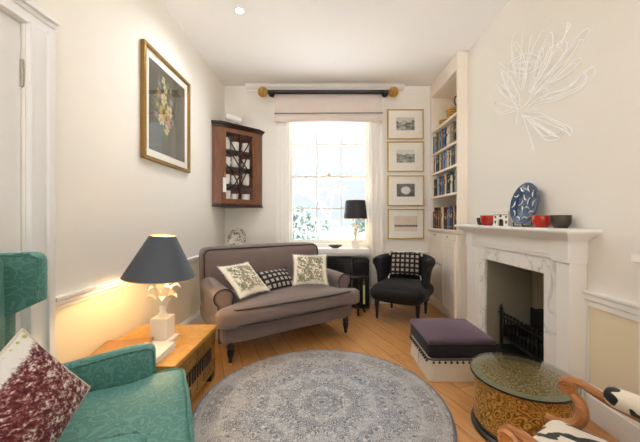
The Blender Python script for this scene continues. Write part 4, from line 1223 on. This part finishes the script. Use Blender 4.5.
# ------------------------------------------------------------------ black tub chair
CA = radians(-31)
t = thing('tub_chair', 'low black upholstered tub chair with rolled wings under the framed prints', 'chair', (.872, 3.39, 0), CA)
MB().soft((0, -.02, .305), (.58, .59, .17), .085, (.01, .015, .035), n=16).build('seat', M['blackfab'], t)
m = MB()
SEC = 26
def tub(u, v):
    ph = radians(-118+236*u)            # 0 = straight back (+y)
    s = abs(ph)/radians(118)
    top = .70-.035*s-.0*s
    rx, ry = .28, .29
    flare = 1.0+.08*s
    # section: inner bottom -> inner top -> roll over -> outer bottom
    sec = [(-.065, .24), (-.06, .40), (-.05, top-.10)] + [(-.012+.048*cos(radians(q)), top-.048+.048*sin(radians(q))) for q in range(165, -75, -24)] + [(-.005, top-.15), (-.012, .42), (-.02, .22)]
    L = len(sec); k = v*(L-1); i = min(L-2, int(k)); f = k-i
    dr = sec[i][0]*(1-f)+sec[i+1][0]*f; z = sec[i][1]*(1-f)+sec[i+1][1]*f
    roll = 0
    ex = .06*max(0, s-.55)/.45
    lean = .10*(z-.24)*(1-s*.6)
    return ((rx+dr+lean*.4+ex*.3)*sin(ph)*1.03, (ry+dr+lean)*cos(ph)+.03, z)
rows = m.grid(tub, SEC, 28)
m.face(rows[0]); m.face(rows[-1][::-1])
m.build('backrest', M['blackfab'], t, smooth=60, bevel=0)
for x, y in ((-.22, -.225), (.22, -.225), (-.2, .21), (.2, .21)):
    MB().lathe([(.010, .016), (.013, .03), (.018, .12), (.024, .16), (.028, .23)], (x, y, 0), 12).build('leg', M['blackwood'], t)
    l = t.children[-1]; MB().sphere((x, y, .013), .013, 10, 6).build('castor', M['steel'], l)
v = Matrix.Rotation(CA, 4, 'Z') @ Vector((.0, .10, 0))
cushion('scatter_cushion', 'black and white checked cushion with cream tassels on the black chair', (.868+v.x, 3.39+v.y, .592), (.335, .27), .08, M['grid'], (Matrix.Rotation(CA+radians(10), 4, 'Z') @ Matrix.Rotation(radians(72), 4, 'X')).to_euler(), None, M['skirt'])

# ------------------------------------------------------------------ ottoman
t = thing('ottoman', 'square ottoman with aubergine velvet top and cream skirt beside the fireplace', 'ottoman', (.93, 2.27, 0))
m = MB(); w0, w1, d0_, d1_ = .232, .222, .232, .222
pts = rrect(w0, d0_, .03, 3); pt2 = rrect(w1, d1_, .03, 3)
A_ = [m.addv((x, y, .004)) for x, y in pts]; B_ = [m.addv((x, y, .15)) for x, y in pt2]
for k in range(len(A_)): m.face((A_[k], A_[(k+1) % len(A_)], B_[(k+1) % len(A_)], B_[k]))
m.face(A_[::-1]); m.face(B_)
for x in (-.234, .234):
    m.box(x-.003, x+.003, -.012, .012, .006, .14)
m.build('skirt', M['skirt'], t)
m = MB(); ring_ = rrect(.229, .229, .04, 3)
for k in range(60):
    q = k/60*len(ring_); i = int(q); f = q-i; a = Vector(ring_[i]); b = Vector(ring_[(i+1) % len(ring_)]); p = a+(b-a)*f
per = []
for s in range(4):
    for k in range(11):
        u = -.20+.04*k; per.append([(u, -.235), (.235, u), (-u, .235), (-.235, -u)][s])
for x, y in per: m.sphere((x, y, .135), .0085, 8, 6); m.tube([(x*.99, y*.99, .142), (x*.99, y*.99, .155)], .002, 4)
m.tube([(x, y, .153) for x, y in rrect(.236, .236, .035, 4)], .005, 6, closed=True)
m.build('pompom_trim', M['piping'], t)
MB().soft((0, 0, .212), (.466, .466, .115), .03, (0, 0, .0), n=12).build('cushion_side', M['velvet_dark'], t)  # dark copy of the top's velvet; side shade is put into its colour
MB().soft((0, 0, .262), (.462, .462, .04), .02, (0, 0, .03), n=16).build('cushion_top', M['velvet'], t)

# ------------------------------------------------------------------ rug
t = tag(MB().lathe([(.001, .0), (.732, .0), (.736, .004), (.733, .009), (.72, .011), (.001, .011)], n=96, cap=False).build('round_rug', M['rug'], loc=(-.018, 1.80, 0)), 'round faded grey blue oriental rug on the wooden floor', 'rug')

# ------------------------------------------------------------------ brass drum table
t = thing('drum_table', 'round embossed brass drum table with glass top before the fireplace', 'table', (1.02, 1.575, 0))
MB().lathe([(.232, 0), (.238, .012), (.236, .022), (.226, .03), (.228, .042), (.222, .05), (.216, .058)], n=56).build('base', M['blackwood'], t)
MB().lathe([(.222, .05), (.219, .09), (.219, .20), (.226, .266), (.230, .276), (.228, .281)], n=56).build('drum', M['embossed'], t)
MB().lathe([(.235, .280), (.2405, .283), (.2405, .290), (.236, .2915)], n=56, cap=False).build('rim', M['glassrim'], t)
MB().lathe([(.236, .286), (.236, .2905)], n=56).build('tray_border', M['traybord'], t)
MB().lathe([(.19, .2905), (.19, .293)], n=56).build('tray', M['etched'], t)
MB().lathe([(.236, .294), (.24, .297), (.24, .301), (.237, .303)], n=56).build('glass_top', M['tableglass'], t)

# ------------------------------------------------------------------ gold chest
t = thing('wooden_chest', 'low gold painted wooden chest against the left wall under the lamp', 'chest', (-1.02, 1.82, 0))
x0, x1, y0, y1 = -.262, .262, -.30, .30
m = MB(); m.box(x0+.01, x1-.008, y0+.008, y1-.008, .055, .335)
m.build('body', M['chest'], t, bevel=.004)
m = MB(); m.box(x0, x1+.006, y0, y1+.004, .335, .362); m.build('lid', M['chesttop'], t, bevel=.005)
m = MB()
for z in (.06, .135, .27, .318): m.box(x1-.008, x1-.002, y0+.008, y1-.008, z, z+.014)
for k in range(7): y = y0+.015+.0945*k; m.box(x1-.008, x1-.003, y-.006, y+.006, .06, .33)
m.build('front_moulding', M['chest'], t, bevel=.002)
m = MB()
for k in range(12):        # little arcade carved along the middle
    y = y0+.10+.035*k
    m.tube([(x1-.003, y-.013, .155), (x1-.003, y-.013, .225)] + [(x1-.003, y+.013*-cos(q), .225+.018*sin(q)) for q in [pi*j/6 for j in range(1, 6)]] + [(x1-.003, y+.013, .225), (x1-.003, y+.013, .155)], .0035, 5)
m.build('carving', M['piping'], t)
for x in (x0+.05, x1-.04):
    for y in (y0+.05, y1-.04):
        MB().prism([(x-.035, y-.035), (x+.03, y-.035), (x+.03, y+.035), (x-.035, y+.035)], 0, .056).build('foot', M['blackwood'], t, bevel=.006)
# books and magazine on the chest
def flat_book(name, label, loc, w, d, th, rz, cover, title=None):
    t = thing(name, label, 'book', loc, rz, 'books and magazines on the chest')
    m = MB(); m.box(-w/2, w/2, -d/2, d/2, 0, .0025); m.box(-w/2, w/2, -d/2, d/2, th-.0025, th); m.box(-w/2, -w/2+.003, -d/2, d/2, 0, th)
    m.build('cover', cover, t); B(-w/2+.003, w/2-.004, -d/2+.004, d/2-.004, .0025, th-.0025).build('pages', M['cover_white'], t)
    if title: B(-w*.2, w*.2, -d*.22, d*.22, th, th+.0006).build('cover_picture', title, t, smooth=0)
flat_book('large_book', 'thick white book, lowest of the stack in front of the lamp', (-.985, 1.62, .362), .26, .225, .022, radians(-4), M['cover_white'])
flat_book('large_book', 'thinner white book lying second in the stack in front of the lamp', (-.975, 1.625, .384), .245, .215, .014, radians(2), M['cover_white'], M['mount'])
flat_book('magazine', 'tan covered magazine lying on top of the white books', (-1.10, 1.655, .398), .24, .21, .006, radians(14), plain('tan_cover', '#a9783f', .45))

# ------------------------------------------------------------------ green armchair
GA = radians(27.5)
t = thing('green_armchair', 'green damask armchair at the lower left with high winged back', 'armchair', (-.515, 1.128, 0), GA)   # local +x is forward
g = M['damask']
MB().soft((-.34, 0, .205), (.60, .60, .15), .03, n=10).build('seat_base', g, t)
def gt(x, y, z):
    k = min(1, max(0, (-.11-x)/.08)); k = k*k*(3-2*k); return (x, y*(1-.16*k), z)
MB().soft((-.29, 0, .348), (.60, .63, .145), .04, (.01, .0, .02), n=20, fn=gt).build('seat_cushion', g, t)
scu = t.children[-1]; m = MB()
for z in (.408, .288):
    pts = [gt(x-.29, y, z+(.006 if z > .4 else 0)) for x, y in rrect(.293, .308, .05, 5)]
    m.tube(pts, .0055, 6, closed=True)
m.build('piping', g, scu)
for s_ in (-1, 1):
    def garm(x, y, z):       # flares out toward the front, dips gently forward
        u = (x+.60)/.50; fl = .055*max(0, u)**1.5*max(0, (z-.25)/.3)
        return (x, y+s_*fl, z-(.045*max(0, .75-u) if z > .4 else 0))
    ac = .305 if s_ > 0 else .272
    m = MB(); m.soft((-.36, s_*ac, .335), (.50, .085, .41), .04, (0, .0, .0), n=16, fn=garm)
    a_ = m.build('arm', g, t)
    m = MB(); z1 = .527
    pts = [garm(x, s_*(ac-.037), z1) for x in [-.58+.044*k for k in range(11)]] + [garm(-.118, s_*(ac-.03), z1-.02), garm(-.112, s_*(ac-.034), .40), garm(-.112, s_*(ac-.034), .2)]
    m.tube(pts, .005, 6); m.build('piping', g, a_)
MB().soft((-.635, 0, .56), (.12, .54, .86), .05, (.02, 0, 0), n=14).build('backrest', g, t)
bk = t.children[-1]
for s_ in (-1, 1):
    def wing(x, y, z):
        k = max(0, min(1, (z-.758)/.035)); k = k*k*(3-2*k)
        # the wing reaches forward only in its upper part
        return (-.68+(x+.68)*(.55+.45*k) if x > -.68 else x, y, z)
    m = MB(); m.soft((-.575, s_*.285, .75), (.20, .085, .45), .035, n=16, fn=wing); w_ = m.build('wing', g, t)
    m = MB(); m.tube([(-.49, s_*.245, .80), (-.488, s_*.245, .955), (-.51, s_*.245, .972), (-.66, s_*.245, .974)], .005, 6); m.build('piping', g, w_)
for x in (-.60, -.07):
    for y in (-.26, .26):
        MB().lathe([(.014, .0), (.018, .02), (.024, .09), (.028, .14)], (x, y, 0), 12).build('leg', M['blackwood'], t)
# needlepoint cushion standing on its corner
d1 = Vector((-.106, .05, .355)).normalized(); d2 = Vector((.05, .29, -.13)); d2 = (d2-d1*d2.dot(d1)).normalized()
q_ = radians(-8); d1, d2 = d1*cos(q_)-d2*sin(q_), d2*cos(q_)+d1*sin(q_)
e, n = axes(d2-d1, d2+d1)
t = cushion('needlepoint_cushion', 'square needlepoint cushion of maroon and white wool on the green armchair', (-.775, .775, .612), (.285, .285), .10, M['needle'], e, None, None, pinch=.04, edge=M['skirt'])
m = MB()
for k in range(4): m.sphere((-.128, .128-.024*k, .006), .007, 8, 6)
m.build('bobble_trim', M['greentag'], t)

# ------------------------------------------------------------------ printed open armchair
PA = atan2(.577, .816)     # local +x towards the far arm, local +y forward
t = thing('open_armchair', 'carved wood open armchair with black and cream print upholstery, lower right', 'armchair', (.692, .952, 0), PA)
wd = M['fruitwood']
MB().soft((0, -.17, .335), (.44, .46, .10), .045, (.0, .0, .02), n=16).build('seat', M['cow'], t)
m = MB(); m.box(-.235, .235, -.41, -.375, .24, .31); m.box(-.235, .235, .035, .07, .24, .31); m.box(-.24, -.215, -.41, .07, .24, .31); m.box(.215, .24, -.41, .07, .24, .31)
m.build('seat_rail', wd, t, bevel=.006)
for s_ in (-1, 1):
    x = .245 if s_ > 0 else -.212
    m = MB(); m.tube([(x, .012, .519), (x, -.02, .518), (x, -.05, .508), (x, -.10, .490), (x, -.20, .470), (x, -.32, .468), (x, -.44, .485)], [.012, .014, .015, .016, .017, .018, .018], 8)
    arm_o = m.build('arm_rail', wd, t)
    m = MB(); m.m = Matrix.Translation((x, .012, .497)) @ Matrix.Rotation(radians(90), 4, 'Y')
    m.lathe([(.010, -.022), (.022, -.021), (.027, -.016), (.029, 0), (.027, .016), (.022, .021), (.010, .022)], n=22)
    for zz in (-.022, .022): m.tube([((.024-.0007*k)*cos(radians(k*26)), (.024-.0007*k)*sin(radians(k*26)), zz) for k in range(30)], .0028, 5)
    m.build('scroll', wd, arm_o)
    # curved arm support
    m = MB(); m.tube(cat([(x, .005, .475), (x*.99, -.022, .45), (x*.97, -.032, .41), (x*.95, -.01, .37), (x*.93, .035, .352), (x*.92, .075, .355)], 5), [.016+.004*sin(k/25*pi) for k in range(26)], 8); m.build('arm_support', wd, t)
    MB().soft((x, -.235, .500), (.062, .30, .058), .028, (0, 0, .008), n=10, fn=lambda x, y, z: (x, y, z-.09*(y+.235)*-1 if y > -.2 else z)).build('arm_pad', M['cow'], t)
    # back post and sabre legs
    MB().tube([(x*.95, -.40, .24), (x*.97, -.43, .50), (x*.97, -.47, .86)], [.02, .019, .016], 8).build('back_post', wd, t)
    MB().tube(cat([(x*.9, .05, .26), (x*.9, .085, .16), (x*.9, .075, .08), (x*.9, .10, .012)], 4), [.024-.0007*k for k in range(13)], 8).build('leg', wd, t)
    MB().tube(cat([(x*.9, -.39, .26), (x*.9, -.42, .14), (x*.9, -.48, .012)], 4), [.022-.0008*k for k in range(9)], 8).build('leg', wd, t)
MB().tube([(-.235, -.47, .86), (0, -.485, .90), (.235, -.47, .86)], .018, 8).build('top_rail', wd, t)
MB().soft((0, -.452, .64), (.40, .06, .34), .028, n=10, fn=lambda x, y, z: (x, y-.11*(z-.6), z)).build('back_pad', M['cow'], t)

# ------------------------------------------------------------------ world, portals
w = bpy.data.worlds.new('overcast_sky'); SC.world = w; w.use_nodes = True; nt = w.node_tree; nt.nodes.clear()
out = nt.nodes.new('ShaderNodeOutputWorld'); bg = nt.nodes.new('ShaderNodeBackground'); tc = nt.nodes.new('ShaderNodeTexCoord')
sp_ = nt.nodes.new('ShaderNodeSeparateXYZ'); mr = nt.nodes.new('ShaderNodeMapRange')
mr.inputs[1].default_value = 0; mr.inputs[2].default_value = 1; mr.inputs[3].default_value = .52; mr.inputs[4].default_value = 4.5
sq_ = nt.nodes.new('ShaderNodeMath'); sq_.operation = 'POWER'; sq_.inputs[1].default_value = 2.6; sq_.use_clamp = True
bg.inputs[0].default_value = (.84, .925, 1.0, 1)
nt.links.new(tc.outputs['Generated'], sp_.inputs[0]); nt.links.new(sp_.outputs[2], sq_.inputs[0]); nt.links.new(sq_.outputs[0], mr.inputs[0]); sd = nt.nodes.new('ShaderNodeMapRange'); sd.interpolation_type = 'SMOOTHSTEP'; sd.inputs[1].default_value = .25; sd.inputs[2].default_value = -.8; sd.inputs[3].default_value = 1; sd.inputs[4].default_value = 1.2
mu = nt.nodes.new('ShaderNodeMath'); mu.operation = 'MULTIPLY'
nt.links.new(sp_.outputs[1], sd.inputs[0]); nt.links.new(sd.outputs[0], mu.inputs[0]); nt.links.new(mr.outputs[0], mu.inputs[1]); nt.links.new(mu.outputs[0], bg.inputs[1]); nt.links.new(bg.outputs[0], out.inputs[0])
def portal(name, loc, rot, sx, sy):
    d = bpy.data.lights.new(name, 'AREA'); d.shape = 'RECTANGLE'; d.size = sx; d.size_y = sy
    d.cycles.is_portal = True
    o = bpy.data.objects.new(name, d); COL.objects.link(o); o.location = loc; o.rotation_euler = rot
portal('window_portal', ((WX0+WX1)/2, YB+.22, (WZ0+WZ1)/2), (radians(-90), 0, 0), WX1-WX0, WZ1-WZ0)
portal('rear_portal', ((RX0+RX1)/2, YR-.16, (RZ0+RZ1)/2), (radians(90), 0, 0), RX1-RX0, RZ1-RZ0)

sun = bpy.data.lights.new('sun', 'SUN'); sun.energy = 15; sun.angle = radians(3); sun.color = (1, .98, .95)
so = bpy.data.objects.new('sun', sun); COL.objects.link(so); so.rotation_euler = Vector((1, .0, 1.3)).to_track_quat('Z', 'Y').to_euler()
# ------------------------------------------------------------------ camera
cam = bpy.data.cameras.new('camera'); co = bpy.data.objects.new('camera', cam); COL.objects.link(co)
co.location = (0, 0, CAMZ); co.rotation_euler = (radians(90), 0, 0)
cam.sensor_width = 36; cam.sensor_fit = 'HORIZONTAL'; cam.lens = 36*F/640
cam.shift_x = -5/640; cam.shift_y = -2/640
cam.clip_start = .02
SC.camera = co
SC.view_settings.view_transform = 'Standard'; SC.view_settings.look = 'None'
SC.view_settings.gamma = 1; SC.view_settings.use_curve_mapping = False
SC.view_settings.exposure = 1.0
SC.cycles.use_denoising = True
SC.cycles.max_bounces = 10; SC.cycles.diffuse_bounces = 6; SC.cycles.transparent_max_bounces = 16
SC.cycles.sample_clamp_indirect = 6
